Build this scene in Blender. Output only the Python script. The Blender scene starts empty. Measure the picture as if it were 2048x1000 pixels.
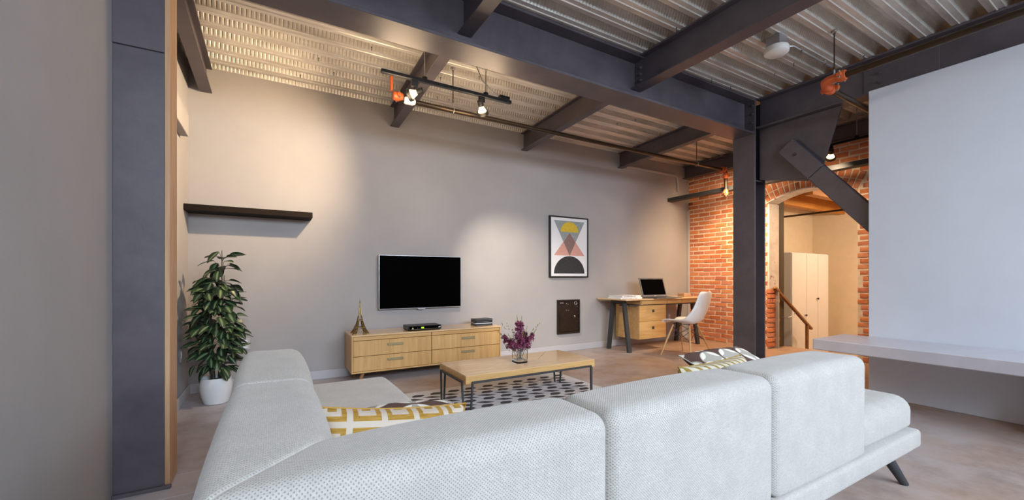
import bpy, bmesh, math, random
from mathutils import Vector, Matrix, Euler
R = math.radians
random.seed(7)
S = bpy.context.scene
COL = S.collection

# ------------------------------------------------------------------ camera, world, lights, exposure
cam_d = bpy.data.cameras.new('camera'); cam = bpy.data.objects.new('camera', cam_d); COL.objects.link(cam)
cam.location = (0, 0, 1.1); cam.rotation_euler = (R(90), 0, R(-30.25))
cam_d.sensor_width = 36; cam_d.lens = 820/2048*36; cam_d.shift_y = 55/2048; cam_d.clip_start = 0.02
S.camera = cam

S.view_settings.view_transform = 'Standard'
try: S.view_settings.look = 'None'
except Exception: pass
S.view_settings.gamma = 1; S.view_settings.use_curve_mapping = False
S.view_settings.exposure = 0.24
S.cycles.use_denoising = True
S.cycles.max_bounces = 12; S.cycles.diffuse_bounces = 5
S.cycles.sample_clamp_indirect = 6

W = bpy.data.worlds.new('world'); S.world = W; W.use_nodes = True
W.node_tree.nodes['Background'].inputs[0].default_value = (0.68, 0.82, 1.0, 1)
W.node_tree.nodes['Background'].inputs[1].default_value = 0.26

WARM = (1.0, 0.74, 0.46)
def area(name, loc, target, sx, sy, power, col):
    d = bpy.data.lights.new(name, 'AREA'); d.shape = 'RECTANGLE'; d.size = sx; d.size_y = sy; d.energy = power; d.color = col
    o = bpy.data.objects.new(name, d); COL.objects.link(o); o.location = loc
    o.rotation_euler = (Vector(target)-Vector(loc)).to_track_quat('-Z', 'Y').to_euler(); return o
def point(name, loc, power, col, r=0.04, parent=None):
    d = bpy.data.lights.new(name, 'POINT'); d.energy = power; d.color = col; d.shadow_soft_size = r
    o = bpy.data.objects.new(name, d); COL.objects.link(o); o.location = loc
    if parent: o.parent = parent; o.location = Vector(loc)-parent.location
    return o
def spot(name, loc, target, power, col, ang=70, blend=0.8, r=0.03, parent=None):
    d = bpy.data.lights.new(name, 'SPOT'); d.energy = power; d.color = col; d.spot_size = R(ang); d.spot_blend = blend; d.shadow_soft_size = r
    o = bpy.data.objects.new(name, d); COL.objects.link(o)
    o.rotation_euler = (Vector(target)-Vector(loc)).to_track_quat('-Z', 'Y').to_euler(); o.location = loc
    if parent: o.parent = parent; o.location = Vector(loc)-parent.location
    return o
# daylight from the tall windows behind the camera
wd = area('window_daylight', (2.0, -2.6, 2.9), (2.0, 2.4, .3), 5.5, 1.6, 255, (0.72, 0.85, 1.0)); wd.data.spread = R(125)

# ------------------------------------------------------------------ mesh helpers
class MB:
    def __init__(s): s.v = []; s.f = []; s.mi = []; s.uv = []
    def add(s, vs, fs, mi=0, uvs=None):
        b = len(s.v); s.v += [Vector(p) for p in vs]
        for k, f in enumerate(fs):
            s.f.append([b+i for i in f]); s.mi.append(mi); s.uv.append(uvs[k] if uvs else None)
        return s
    def box(s, x0, x1, y0, y1, z0, z1, bev=0, mi=0, seg=1):
        vs = [(x0,y0,z0),(x1,y0,z0),(x1,y1,z0),(x0,y1,z0),(x0,y0,z1),(x1,y0,z1),(x1,y1,z1),(x0,y1,z1)]
        fs = [(0,3,2,1),(4,5,6,7),(0,1,5,4),(1,2,6,5),(2,3,7,6),(3,0,4,7)]
        return s.solid(vs, fs, bev, mi, seg)
    def solid(s, vs, fs, bev=0, mi=0, seg=1):
        if not bev: return s.add(vs, fs, mi)
        bm = bmesh.new(); q = [bm.verts.new(p) for p in vs]
        for f in fs: bm.faces.new([q[i] for i in f])
        bmesh.ops.bevel(bm, geom=bm.edges[:], offset=bev, segments=seg, affect='EDGES', profile=0.5)
        bm.verts.index_update()
        s.add([p.co.copy() for p in bm.verts], [[w.index for w in f.verts] for f in bm.faces], mi); bm.free(); return s
    def hexa(s, p, bev=0, mi=0):     # eight points: bottom loop then top loop
        return s.solid(p, [(0,3,2,1),(4,5,6,7),(0,1,5,4),(1,2,6,5),(2,3,7,6),(3,0,4,7)], bev, mi)
    def bar(s, a, b, w, h, up=(0,0,1), bev=0, mi=0):
        a = Vector(a); b = Vector(b); d = (b-a).normalized(); u = Vector(up)
        if abs(d.dot(u)) > .98: u = Vector((0,1,0))
        x = d.cross(u).normalized(); z = x.cross(d).normalized()
        p = [c+x*i*w/2+z*j*h/2 for c in (a, b) for i, j in ((-1,-1),(1,-1),(1,1),(-1,1))]
        return s.hexa(p, bev, mi)
    def tube(s, pts, r, n=8, mi=0, caps=True):
        pts = [Vector(p) for p in pts]; rs = r if isinstance(r, (list, tuple)) else [r]*len(pts)
        vs = []; fs = []; ref = None
        for i, p in enumerate(pts):
            d = (pts[min(i+1, len(pts)-1)]-pts[max(i-1, 0)]).normalized()
            if ref is None:
                ref = Vector((0,0,1)) if abs(d.z) < .9 else Vector((1,0,0))
            x = d.cross(ref).normalized(); ref = x.cross(d).normalized()
            for k in range(n):
                a = 2*math.pi*k/n; vs.append(p+(x*math.cos(a)+ref*math.sin(a))*rs[i])
        for i in range(len(pts)-1):
            for k in range(n):
                k2 = (k+1) % n; fs.append((i*n+k, i*n+k2, (i+1)*n+k2, (i+1)*n+k))
        if caps: fs += [tuple(range(n-1, -1, -1)), tuple(range((len(pts)-1)*n, len(pts)*n))]
        return s.add(vs, fs, mi)
    def lathe(s, prof, n=24, c=(0,0,0), mi=0, M=None):
        vs = []; fs = []; c = Vector(c)
        for r, z in prof:
            for k in range(n):
                a = 2*math.pi*k/n; p = Vector((r*math.cos(a), r*math.sin(a), z))
                vs.append((M @ p if M else p)+c)
        for i in range(len(prof)-1):
            for k in range(n):
                k2 = (k+1) % n; fs.append((i*n+k, i*n+k2, (i+1)*n+k2, (i+1)*n+k))
        fs += [tuple(range(n-1, -1, -1)), tuple(range((len(prof)-1)*n, len(prof)*n))]
        return s.add(vs, fs, mi)
    def prism(s, poly, axis, d0, d1, bev=0, mi=0):
        n = len(poly); mk = {'x': lambda a, b, d: (d, a, b), 'y': lambda a, b, d: (a, d, b), 'z': lambda a, b, d: (a, b, d)}[axis]
        vs = [mk(a, b, d0) for a, b in poly]+[mk(a, b, d1) for a, b in poly]
        fs = [tuple(range(n)), tuple(range(2*n-1, n-1, -1))]+[(i, i+n, (i+1) % n+n, (i+1) % n) for i in range(n)]
        return s.solid(vs, fs, bev, mi)
    def grid(s, P, UV=None, mi=0, closed_u=False, flip=False):   # P[i][j] points
        ni, nj = len(P), len(P[0]); vs = [p for row in P for p in row]; fs = []; us = []
        for i in range(ni-1):
            for j in range(nj if closed_u else nj-1):
                j2 = (j+1) % nj
                f = [i*nj+j, (i+1)*nj+j, (i+1)*nj+j2, i*nj+j2]
                if flip: f = f[::-1]
                fs.append(f)
                if UV:
                    w = lambda k: UV[k//nj][k % nj]
                    us.append([w(k) for k in f])
        return s.add(vs, fs, mi, us if UV else None)
    def xform(s, fn): s.v = [Vector(fn(p)) for p in s.v]; return s
    def mesh(s, name, mats, smooth=35):
        me = bpy.data.meshes.new(name); me.from_pydata([tuple(p) for p in s.v], [], s.f)
        for m in (mats if isinstance(mats, (list, tuple)) else [mats]): me.materials.append(m)
        me.polygons.foreach_set('material_index', s.mi)
        if any(u is not None for u in s.uv):
            l = me.uv_layers.new(name='UVMap'); flat = []
            for f, u in zip(s.f, s.uv):
                for k in range(len(f)): flat += (u[k] if u is not None else (s.v[f[k]].x, s.v[f[k]].z))
            l.data.foreach_set('uv', [float(x) for x in flat])
        bm = bmesh.new(); bm.from_mesh(me); bmesh.ops.recalc_face_normals(bm, faces=bm.faces); bm.to_mesh(me); bm.free()
        if smooth:
            me.polygons.foreach_set('use_smooth', [True]*len(me.polygons))
            try: me.set_sharp_from_angle(angle=R(smooth))
            except Exception: pass
        me.update(); return me
    def build(s, name, mats, parent=None, world=True, smooth=35):
        # world=True: points are in world metres and are moved into the parent's frame (parents here are only translated)
        if parent is not None and world:
            L = parent.location.copy()
            if parent.parent: L = L+parent.parent.location
            s.xform(lambda p: p-L)
        o = bpy.data.objects.new(name, s.mesh(name, mats, smooth)); COL.objects.link(o)
        if parent is not None: o.parent = parent
        return o

def tag(o, label=None, cat=None, group=None, kind=None):
    if label: o['label'] = label
    if cat: o['category'] = cat
    if group: o['group'] = group
    if kind: o['kind'] = kind
    return o
def thing(name, label, cat, loc=(0,0,0), rz=0, group=None, kind=None):
    o = bpy.data.objects.new(name, None); COL.objects.link(o); o.empty_display_size = .1
    o.location = loc; o.rotation_euler = (0, 0, rz)
    return tag(o, label, cat, group, kind)
def copy_child(src, parent, loc=None, rot=None, scale=None):
    c = src.copy(); COL.objects.link(c); c.parent = parent
    if loc is not None: c.location = loc
    if rot is not None: c.rotation_euler = rot
    if scale is not None: c.scale = scale
    return c

# ------------------------------------------------------------------ materials
class NT:
    def __init__(s, name):
        s.m = bpy.data.materials.new(name); s.m.use_nodes = True; s.t = s.m.node_tree; s.n = s.t.nodes; s.l = s.t.links
        s.b = s.n['Principled BSDF']
    def node(s, typ, **kw):
        n = s.n.new(typ)
        for k, v in kw.items(): setattr(n, k, v)
        return n
    def put(s, sock, v):
        if isinstance(v, bpy.types.NodeSocket): s.l.new(v, sock)
        elif v is not None:
            if isinstance(v, tuple) and len(v) == 3 and sock.type == 'RGBA': v = v+(1,)
            sock.default_value = v
    def math(s, op, a, b=None, c=None, clamp=False):
        n = s.node('ShaderNodeMath', operation=op, use_clamp=clamp)
        for i, v in enumerate((a, b, c)):
            if v is not None: s.put(n.inputs[i], v)
        return n.outputs[0]
    def coord(s, kind='Object', scale=(1,1,1)):
        c = s.node('ShaderNodeTexCoord'); mp = s.node('ShaderNodeMapping'); mp.inputs['Scale'].default_value = scale
        s.l.new(c.outputs[kind], mp.inputs['Vector']); return mp.outputs[0]
    def noise(s, vec, scale, detail=4, rough=.55):
        n = s.node('ShaderNodeTexNoise'); s.put(n.inputs['Vector'], vec); n.inputs['Scale'].default_value = scale
        n.inputs['Detail'].default_value = detail; n.inputs['Roughness'].default_value = rough; return n.outputs[0]
    def ramp(s, fac, stops, interp='LINEAR'):
        n = s.node('ShaderNodeValToRGB'); s.put(n.inputs[0], fac); e = n.color_ramp; e.interpolation = interp
        while len(e.elements) < len(stops): e.elements.new(.5)
        for k, (p, c) in enumerate(stops): e.elements[k].position = p; e.elements[k].color = c+(1,)
        return n.outputs[0]
    def mix(s, fac, a, b, typ='MIX'):
        n = s.node('ShaderNodeMix', data_type='RGBA', blend_type=typ); s.put(n.inputs[0], fac); s.put(n.inputs[6], a); s.put(n.inputs[7], b); return n.outputs[2]
    def bump(s, h, strength=.3, dist=.01):
        n = s.node('ShaderNodeBump'); n.inputs['Strength'].default_value = strength; n.inputs['Distance'].default_value = dist
        s.put(n.inputs['Height'], h); s.l.new(n.outputs[0], s.b.inputs['Normal'])
    def done(s, col=None, rough=None, metal=None, **kw):
        if col is not None: s.put(s.b.inputs['Base Color'], col)
        if rough is not None: s.put(s.b.inputs['Roughness'], rough)
        if metal is not None: s.put(s.b.inputs['Metallic'], metal)
        for k, v in kw.items(): s.put(s.b.inputs[k], v)
        return s.m
def srgb(r, g, b): return tuple(((c/255)/12.92 if c/255 <= .04045 else ((c/255+.055)/1.055)**2.4) for c in (r, g, b))
def sc(c, k): return tuple(min(1, x*k) for x in c)

def plain(name, col, rough=.5, metal=0, var=.12, scale=8, bump=0, bscale=80, **kw):
    t = NT(name); v = t.coord()
    c = t.ramp(t.noise(v, scale), [(.3, sc(col, 1-var)), (.7, sc(col, 1+var))])
    if bump: t.bump(t.noise(v, bscale, 3), bump, .004)
    return t.done(c, rough, metal, **kw)
def wood(name, a, b, axis='x', rough=.4, scale=1.0, coat=0.0):
    t = NT(name); st = {'x': (.9, 14, 14), 'y': (14, .9, 14), 'z': (14, 14, .9)}[axis]
    v = t.coord('Object', tuple(q*scale for q in st)); n1 = t.noise(v, 3.2, 5, .6); n2 = t.noise(t.coord('Object', tuple(q*scale*.25 for q in st)), 3, 3)
    f = t.math('ADD', t.math('MULTIPLY', n1, .6), t.math('MULTIPLY', n2, .4))
    t.bump(n1, .06, .002)
    return t.done(t.ramp(f, [(.34, a), (.66, b)]), rough, 0, **({'Coat Weight': coat} if coat else {}))

def m_plaster():
    t = NT('plaster_wall'); v = t.coord()
    big = t.noise(v, 1.1, 4, .6); fine = t.noise(v, 26, 5, .7)
    c = t.ramp(big, [(.3, srgb(158, 154, 154)), (.7, srgb(168, 164, 163))])
    c = t.mix(t.math('MULTIPLY', t.ramp(fine, [(.55, (0,0,0)), (.75, (1,1,1))]), .35), c, srgb(178, 160, 132))
    t.bump(t.noise(v, 140, 4, .7), .12, .004)
    return t.done(c, .85)
def m_steel():
    t = NT('painted_steel'); v = t.coord(); n = t.noise(v, 3.0, 5, .65)
    c = t.ramp(n, [(.3, srgb(79, 73, 79)), (.7, srgb(101, 93, 98))])
    t.bump(t.noise(v, 90, 3), .08, .003)
    return t.done(c, t.math('ADD', t.math('MULTIPLY', n, .2), .36), .2)
def m_deck(emb):
    t = NT('galvanised_deck_embossed' if emb else 'galvanised_deck'); v = t.coord(); n = t.noise(t.coord('Object', (1.2, 6, 6)), 2.2, 5, .65)
    c = t.ramp(n, [(.28, srgb(200, 192, 182)), (.72, srgb(246, 240, 230))])
    if emb:
        sx = t.node('ShaderNodeSeparateXYZ'); uvc = t.node('ShaderNodeTexCoord'); t.l.new(uvc.outputs['UV'], sx.inputs[0])
        w = t.math('MULTIPLY', t.math('SINE', t.math('MULTIPLY', sx.outputs[0], 2*math.pi/.032)), t.math('SINE', t.math('MULTIPLY', sx.outputs[1], math.pi)))
        t.bump(t.ramp(w, [(.0, (0,0,0)), (1.0, (1,1,1))]), .6, .010)
    else: t.bump(t.noise(v, 40, 4), .1, .003)
    return t.done(c, .42, .4)
def m_concrete():
    t = NT('stained_lit_concrete'); g = t.node('ShaderNodeNewGeometry'); v = g.outputs['Position']
    sp = t.node('ShaderNodeSeparateXYZ'); t.l.new(v, sp.inputs[0]); a = t.math('ADD', t.noise(v, .55, 6, .62), t.math('MULTIPLY', t.math('SUBTRACT', sp.outputs[0], 2.0), .045)); b = t.noise(v, 2.6, 6, .68); c3 = t.noise(v, 14, 4, .7)  # greyer left, browner right: fall of light put into the colour over real stain
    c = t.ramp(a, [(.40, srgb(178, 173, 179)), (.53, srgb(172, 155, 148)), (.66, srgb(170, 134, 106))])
    c = t.mix(t.ramp(b, [(.46, (0,0,0)), (.72, (.65,.65,.65))]), c, srgb(116, 84, 64))
    c = t.mix(t.math('MULTIPLY', c3, .28), c, srgb(190, 180, 174))
    t.bump(t.math('ADD', t.math('MULTIPLY', b, .5), t.math('MULTIPLY', c3, .3)), .08, .004)
    return t.done(c, t.math('ADD', t.math('MULTIPLY', b, .3), .28))
def m_brick():
    t = NT('red_brick'); oi = t.node('ShaderNodeObjectInfo'); g = t.node('ShaderNodeNewGeometry')
    r = t.math('FRACT', t.math('ADD', oi.outputs['Random'], g.outputs['Random Per Island']))
    c = t.ramp(r, [(0, srgb(186, 104, 66)), (.25, srgb(210, 124, 76)), (.5, srgb(220, 138, 86)), (.75, srgb(214, 142, 110)), (1, srgb(192, 112, 86))])
    n = t.noise(g.outputs['Position'], 16, 5, .7)
    c = t.mix(t.ramp(n, [(.5, (0,0,0)), (.8, (.6,.6,.6))]), c, srgb(214, 172, 142))
    t.bump(t.noise(g.outputs['Position'], 45, 4, .7), .4, .006)
    return t.done(c, .88)
def m_fabric():
    t = NT('sofa_weave'); c = t.node('ShaderNodeTexCoord'); s = t.node('ShaderNodeSeparateXYZ'); t.l.new(c.outputs['UV'], s.inputs[0])
    k = math.pi/.0044; jit = t.math('MULTIPLY', t.noise(c.outputs['UV'], 45, 2), .004)
    w = t.math('MULTIPLY', t.math('SINE', t.math('MULTIPLY', t.math('ADD', s.outputs[0], jit), k)), t.math('SINE', t.math('MULTIPLY', t.math('ADD', s.outputs[1], jit), k)))
    pit = t.ramp(w, [(.35, (0,0,0)), (.95, (1,1,1))])
    n = t.noise(c.outputs['UV'], 9, 4, .6); n2 = t.noise(c.outputs['UV'], 160, 3, .7)
    col = t.ramp(n, [(.3, srgb(186, 180, 172)), (.7, srgb(204, 198, 189))])
    col = t.mix(t.math('MULTIPLY', n2, .55), col, srgb(166, 163, 158))
    n3 = t.noise(t.coord('UV', (55, 140, 1)), 1.0, 4, .7); col = t.mix(t.ramp(n3, [(.42, (0,0,0)), (.66, (.55,.55,.55))]), col, srgb(164, 160, 154))
    col = t.mix(t.math('MULTIPLY', pit, .62), col, srgb(128, 128, 127))
    t.bump(t.math('SUBTRACT', t.math('MULTIPLY', n2, .3), pit), .55, .004)
    return t.done(col, .95, 0, **{'Sheen Weight': .25})
def m_rugbase(): return plain('rug_pile', srgb(206, 204, 206), .95, 0, .06, 30, .4, 300)
def m_gold_squares():
    t = NT('gold_square_print'); c = t.node('ShaderNodeTexCoord'); s = t.node('ShaderNodeSeparateXYZ'); t.l.new(c.outputs['UV'], s.inputs[0])
    cell = .098
    def ax(o): return t.math('ABSOLUTE', t.math('SUBTRACT', t.math('FRACT', t.math('ADD', t.math('DIVIDE', o, cell), 100.5)), .5))
    d = t.math('MAXIMUM', ax(s.outputs[0]), ax(t.math('ADD', s.outputs[1], .072)))
    band = t.ramp(d, [(0, (1,1,1)), (.13, (0,0,0)), (.26, (1,1,1)), (.41, (0,0,0))], 'CONSTANT')
    n = t.noise(t.coord('UV', (12, 90, 1)), 1.5, 4, .7)
    gold = t.ramp(n, [(.3, srgb(142, 104, 30)), (.7, srgb(188, 148, 66))])
    t.bump(n, .2, .002)
    return t.done(t.mix(band, srgb(198, 184, 168), gold), .8)
def m_petal_print():
    t = NT('petal_print'); c = t.node('ShaderNodeTexCoord'); s = t.node('ShaderNodeSeparateXYZ'); t.l.new(c.outputs['UV'], s.inputs[0])
    cell = .16
    def cen(o, sh): return t.math('SUBTRACT', t.math('FRACT', t.math('ADD', t.math('DIVIDE', o, cell), 100.5+sh)), .5)
    def ln(sx, sy):
        a = cen(s.outputs[0], sx); b = cen(s.outputs[1], sy); return t.math('SQRT', t.math('ADD', t.math('MULTIPLY', a, a), t.math('MULTIPLY', b, b)))
    d1 = ln(0, 0); d2 = ln(.5, .5)
    col = t.mix(t.math('LESS_THAN', d1, .47), srgb(84, 62, 56), srgb(166, 162, 154))
    col = t.mix(t.math('LESS_THAN', t.math('MAXIMUM', d1, d2), .44), col, srgb(228, 226, 214))
    t.bump(t.noise(c.outputs['UV'], 220, 3), .2, .002)
    return t.done(col, .85)
def m_stripe_print():
    t = NT('gold_brush_stripe_print'); c = t.node('ShaderNodeTexCoord'); s = t.node('ShaderNodeSeparateXYZ'); t.l.new(c.outputs['UV'], s.inputs[0])
    n = t.noise(c.outputs['UV'], 14, 3)
    w = t.math('SINE', t.math('MULTIPLY', t.math('ADD', t.math('ADD', s.outputs[0], t.math('MULTIPLY', s.outputs[1], .5)), t.math('MULTIPLY', n, .02)), 2*math.pi/.052))
    return t.done(t.mix(t.ramp(w, [(.40, (0,0,0)), (.6, (1,1,1))]), srgb(206, 196, 176), srgb(150, 124, 54)), .85)
def m_leaf():
    t = NT('variegated_leaf'); c = t.node('ShaderNodeTexCoord'); s = t.node('ShaderNodeSeparateXYZ'); t.l.new(c.outputs['UV'], s.inputs[0])
    oi = t.node('ShaderNodeObjectInfo'); a = t.math('ABSOLUTE', s.outputs[1])
    f = t.math('ADD', a, t.math('MULTIPLY', t.noise(t.coord('UV', (6, 14, 1)), 2, 3), .5))
    dark = t.mix(oi.outputs['Random'], srgb(26, 44, 30), srgb(48, 68, 44))
    return t.done(t.mix(t.ramp(f, [(.30, (1,1,1)), (.62, (0,0,0))]), dark, srgb(124, 146, 104)), .35)
def emit(name, col, strength):
    t = NT(name); v = t.coord(); n = t.noise(v, 20)
    return t.done(t.ramp(n, [(0, col), (1, col)]), .4, 0, **{'Emission Color': col, 'Emission Strength': strength})
def m_glass():
    t = NT('clear_glass'); v = t.coord()
    t.put(t.b.inputs['Transmission Weight'], 1.0); t.put(t.b.inputs['IOR'], 1.45)
    return t.done(t.ramp(t.noise(v, 5), [(0, (.96,.97,.96)), (1, (1,1,1))]), .02)
def m_reveal():
    t = NT('worn_plaster_reveal'); g = t.node('ShaderNodeNewGeometry'); n = t.noise(g.outputs['Position'], 7, 6, .7)
    c = t.ramp(n, [(.35, srgb(204, 192, 182)), (.60, srgb(222, 212, 204)), (.66, srgb(168, 132, 116)), (.74, srgb(150, 92, 66))])
    t.bump(n, .5, .01); return t.done(c, .9)

M = dict(
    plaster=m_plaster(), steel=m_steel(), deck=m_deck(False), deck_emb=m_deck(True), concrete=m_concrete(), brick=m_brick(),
    mortar=plain('mortar', srgb(232, 214, 194), .95, 0, .1, 14, .5, 60),
    trim=plain('white_trim_paint', srgb(180, 178, 182), .5, 0, .03, 5),
    partition=plain('white_partition_paint', srgb(214, 218, 226), .6, 0, .03, 3),
    ledge=plain('grey_stone_slab', srgb(192, 188, 194), .35, 0, .05, 9),
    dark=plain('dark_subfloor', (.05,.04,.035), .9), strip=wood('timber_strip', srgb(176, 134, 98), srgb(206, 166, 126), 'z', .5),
    oak=wood('oak_veneer', srgb(186, 142, 86), srgb(214, 176, 118), 'x', .35), oak_z=wood('oak_veneer_upright', srgb(186, 142, 86), srgb(212, 172, 114), 'z', .4),
    oak_top=wood('oak_tabletop', srgb(210, 174, 128), srgb(226, 196, 154), 'x', .12), walnut=wood('walnut_leg', srgb(128, 88, 58), srgb(158, 112, 76), 'z', .45),
    beech=wood('beech_dowel', srgb(180, 138, 88), srgb(206, 166, 112), 'z', .45), joist=wood('timber_joist', srgb(170, 108, 40), srgb(206, 140, 60), 'x', .6),
    gap=plain('dark_gap', srgb(110, 74, 40), .8), brass=plain('brushed_brass', srgb(172, 158, 120), .35, .6), black=plain('black_steel', srgb(56, 57, 60), .6, .1),
    shelf=plain('espresso_shelf', srgb(30, 22, 16), .75, 0, .2, 6, **{'Specular IOR Level': .15}), screen=plain('screen_glass', (.0006,.0006,.0006), .6, 0, 0, **{'Specular IOR Level': .01}), bezel=plain('silver_bezel', srgb(190, 190, 194), .3, .6),
    blackpl=plain('black_plastic', srgb(26, 26, 28), .35), greypl=plain('grey_plastic', srgb(98, 98, 102), .4), whitepl=plain('white_plastic', srgb(238, 240, 242), .4, 0, .03),
    iron=plain('brown_iron', srgb(48, 36, 28), .35, .3, .3, 18, .2, 60), fabric=m_fabric(), rug=m_rugbase(), rugdark=plain('rug_dark_yarn', srgb(66, 62, 64), .95, 0, .15, 60, .4, 300),
    gold=m_gold_squares(), petal=m_petal_print(), stripe=m_stripe_print(), leaf=m_leaf(), stem=plain('plant_stem', srgb(62, 58, 44), .7), soil=plain('soil', srgb(52, 42, 34), .95, 0, .3, 60, .6, 90),
    pot=plain('white_ceramic', srgb(216, 217, 218), .5, 0, .03), paper=plain('art_paper', srgb(222, 222, 224), .7, 0, .02), print_grey=plain('print_grey', srgb(142, 150, 150), .8, 0, .12, 30),
    print_yel=plain('print_yellow', srgb(206, 176, 52), .8, 0, .12, 40), print_pink=plain('print_pink', srgb(206, 154, 140), .8, 0, .08, 30), print_brown=plain('print_brown', srgb(134, 108, 102), .8, 0, .1, 30),
    print_black=plain('print_black', srgb(46, 45, 48), .8, 0, .3, 40), copper=plain('orange_coupling_paint', srgb(196, 92, 46), .4, .1), pipe=plain('dark_pipe', srgb(70, 56, 42), .28, .7),
    chrome=plain('chrome', srgb(200, 196, 188), .2, .9), bulb=emit('glowing_bulb', (1, .62, .28), 4), green=emit('green_display', srgb(150, 230, 20), 1.2), glass=m_glass(),
    bronze=plain('antique_bronze', srgb(140, 116, 66), .35, .8, .35, 60), petalp=plain('purple_blossom', srgb(116, 44, 78), .7, 0, .35, 90), bud=plain('green_bud', srgb(142, 140, 72), .7), sprig=plain('white_sprig', srgb(206, 200, 196), .8),
    green_stem=plain('green_stem', srgb(92, 110, 78), .6), reveal=m_reveal(), post=wood('olive_timber_post', srgb(54, 42, 22), srgb(76, 60, 34), 'z', .7), railwood=wood('handrail_wood', srgb(128, 84, 42), srgb(156, 108, 60), 'x', .5),
    cream=plain('cream_wall_paint', srgb(230, 218, 196), .8, 0, .03), closet=plain('cream_closet_paint', srgb(232, 232, 232), .45, 0, .02), frosted=plain('frosted_lamp_glass', srgb(232, 228, 222), .35, 0, .02), galv=plain('zinc_bracket', srgb(176, 176, 178), .35, .7),
)
# ------------------------------------------------------------------ the setting
XL, YB, XR = -0.69, 4.88, 6.60
def struct(name, mb, mat, label, parent=None):
    o = mb.build(name, mat, parent); return tag(o, label, None, None, 'structure')

floor = struct('floor', MB().box(-1.0, 7.12, -4, 5.1, -.25, -.03), M['dark'], 'brown and grey stained concrete floor with saw-cut joints')
for (x0, x1) in ((-.9, 4.72), (4.726, 7.12)):
    for (y0, y1) in ((-4, 2.63), (2.634, 2.91), (2.914, 4.95)):
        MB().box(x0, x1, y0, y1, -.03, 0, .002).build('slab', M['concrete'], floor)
wall_back = struct('wall_back', MB().box(-1.0, 7.1, YB, 5.1, 0, 3.32), M['plaster'], 'long beige plaster wall behind the television and desk')
wall_left = struct('wall_left', MB().box(-1.0, XL, -4, YB, 0, 3.32), M['plaster'], 'beige plaster side wall behind the tall potted plant')
struct('baseboard_back', MB().box(XL, XR, YB-.016, YB, 0, .095, .004), M['trim'], 'white baseboard along the beige television wall')
struct('baseboard_left', MB().box(XL, XL+.016, 2.98, YB-.016, 0, .095, .004), M['trim'], 'white baseboard along the side wall beside the plant')
tag(MB().box(XL, XL+.065, 3.2, 4.45, 2.31, 2.50, .004).build('wall_ledge', M['plaster']), 'short beige boxed ledge high on the side wall above the shelf', 'ledge')

# ribbed metal deck
def deck_z(y): return 3.20 if y < 2.85 else 3.20-.08*(y-2.85)/2.03
ceiling = struct('ceiling', MB().box(-1.0, 7.1, -4, 5.1, 3.32, 3.5), M['dark'], 'ribbed galvanised steel deck ceiling')
def deck_sheet(y0, n, p):
    mb = MB(); ys = []
    for k in range(n):
        b = y0+k*p
        ys += [(b, 0), (b+.44*p, 0), (b+.54*p, .09), (b+.84*p, .09)]
    ys.append((y0+n*p, 0))
    X = [-.9+.5*i for i in range(17)]
    for i in range(len(ys)-1):
        (a, za), (b, zb) = ys[i], ys[i+1]
        emb = 1 if abs(za-zb) > .01 else 0
        mb.grid([[(x, a, deck_z(a)+za) for x in X], [(x, b, deck_z(b)+zb) for x in X]], [[(x, 0) for x in X], [(x, 1) for x in X]], mi=emb)
        if not emb and za == 0:      # stiffening bead down the low flat
            m = (a+b)/2; mb.grid([[(x, m-.006, deck_z(m)) for x in X], [(x, m, deck_z(m)-.006) for x in X], [(x, m+.006, deck_z(m)) for x in X]])
    mb.build('deck_sheet', [M['deck'], M['deck_emb']], ceiling, smooth=20)
p = 2.03/10
for y, n in ((2.85, 3), (2.85+3*p, 3), (2.85+6*p, 2), (2.85+8*p, 2)): deck_sheet(y, n, p)
for k in range(11): deck_sheet(2.85-.61*(k+1), 3, .61/3)
scr = None
rs = random.Random(3)
for k in range(46):
    x = rs.uniform(.2, 5.6); far = rs.random() < .72
    y = 2.95+p*(rs.randrange(9)+.2) if far else 2.85-.61/3*(rs.randrange(1, 8)-.2)
    z = deck_z(y)
    if scr is None:
        scr = MB().tube([(0,0,0), (0,0,-.034)], .0028, 5).lathe([(.006,0), (.006,-.004)], 6).build('screw', M['black'], ceiling, world=False); scr.location = (x, y, z)
    else: copy_child(scr, ceiling, (x, y, z))

# brick wall with arched opening
OY0, OY1, AZ, AR, AYC = 2.354, 3.49, 1.074, 1.306, 2.922
def arch_z(y, r=AR): return AZ+math.sqrt(max(0, r*r-(y-AYC)**2))
mb = MB(); XM = XR+.006
mb.box(XM, 6.9, OY1, YB, 0, 3.32); mb.box(XM, 6.9, -2.0, OY0, 0, 3.32)
n = 14
ysr = [OY0+(OY1-OY0)*i/n for i in range(n+1)]
lo = [(y, arch_z(y)+.01) for y in ysr]; poly = lo+[(OY1, 3.32), (OY0, 3.32)]
for i in range(n):
    a, b = ysr[i], ysr[i+1]
    mb.hexa([(XM,a,arch_z(a)+.01),(6.9,a,arch_z(a)+.01),(6.9,b,arch_z(b)+.01),(XM,b,arch_z(b)+.01),(XM,a,3.32),(6.9,a,3.32),(6.9,b,3.32),(XM,b,3.32)])
wall_right = struct('wall_right', mb, M['mortar'], 'orange-red brick wall with an arched doorway')
CH, BH, BL = .0752, .0575, .212
variants = []
vr = random.Random(5)
def brick_mesh():
    j = lambda q: vr.uniform(-q, q)
    P = []
    for z in (-BH/2, BH/2):
        for (x, y) in ((-.0, -.5), (.04, -.5), (.04, .5), (-.0, .5)):
            P.append((x+j(.0035) if x < .01 else x, y+j(.014), z+j(.0025)))
    return MB().hexa(P, .0045).mesh('brick', M['brick'])
variants = [brick_mesh() for _ in range(6)]
pieces = []     # (y centre, z centre, length, rotation about x, depth offset)
zc = .035; row = 0
br = random.Random(11)
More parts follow.
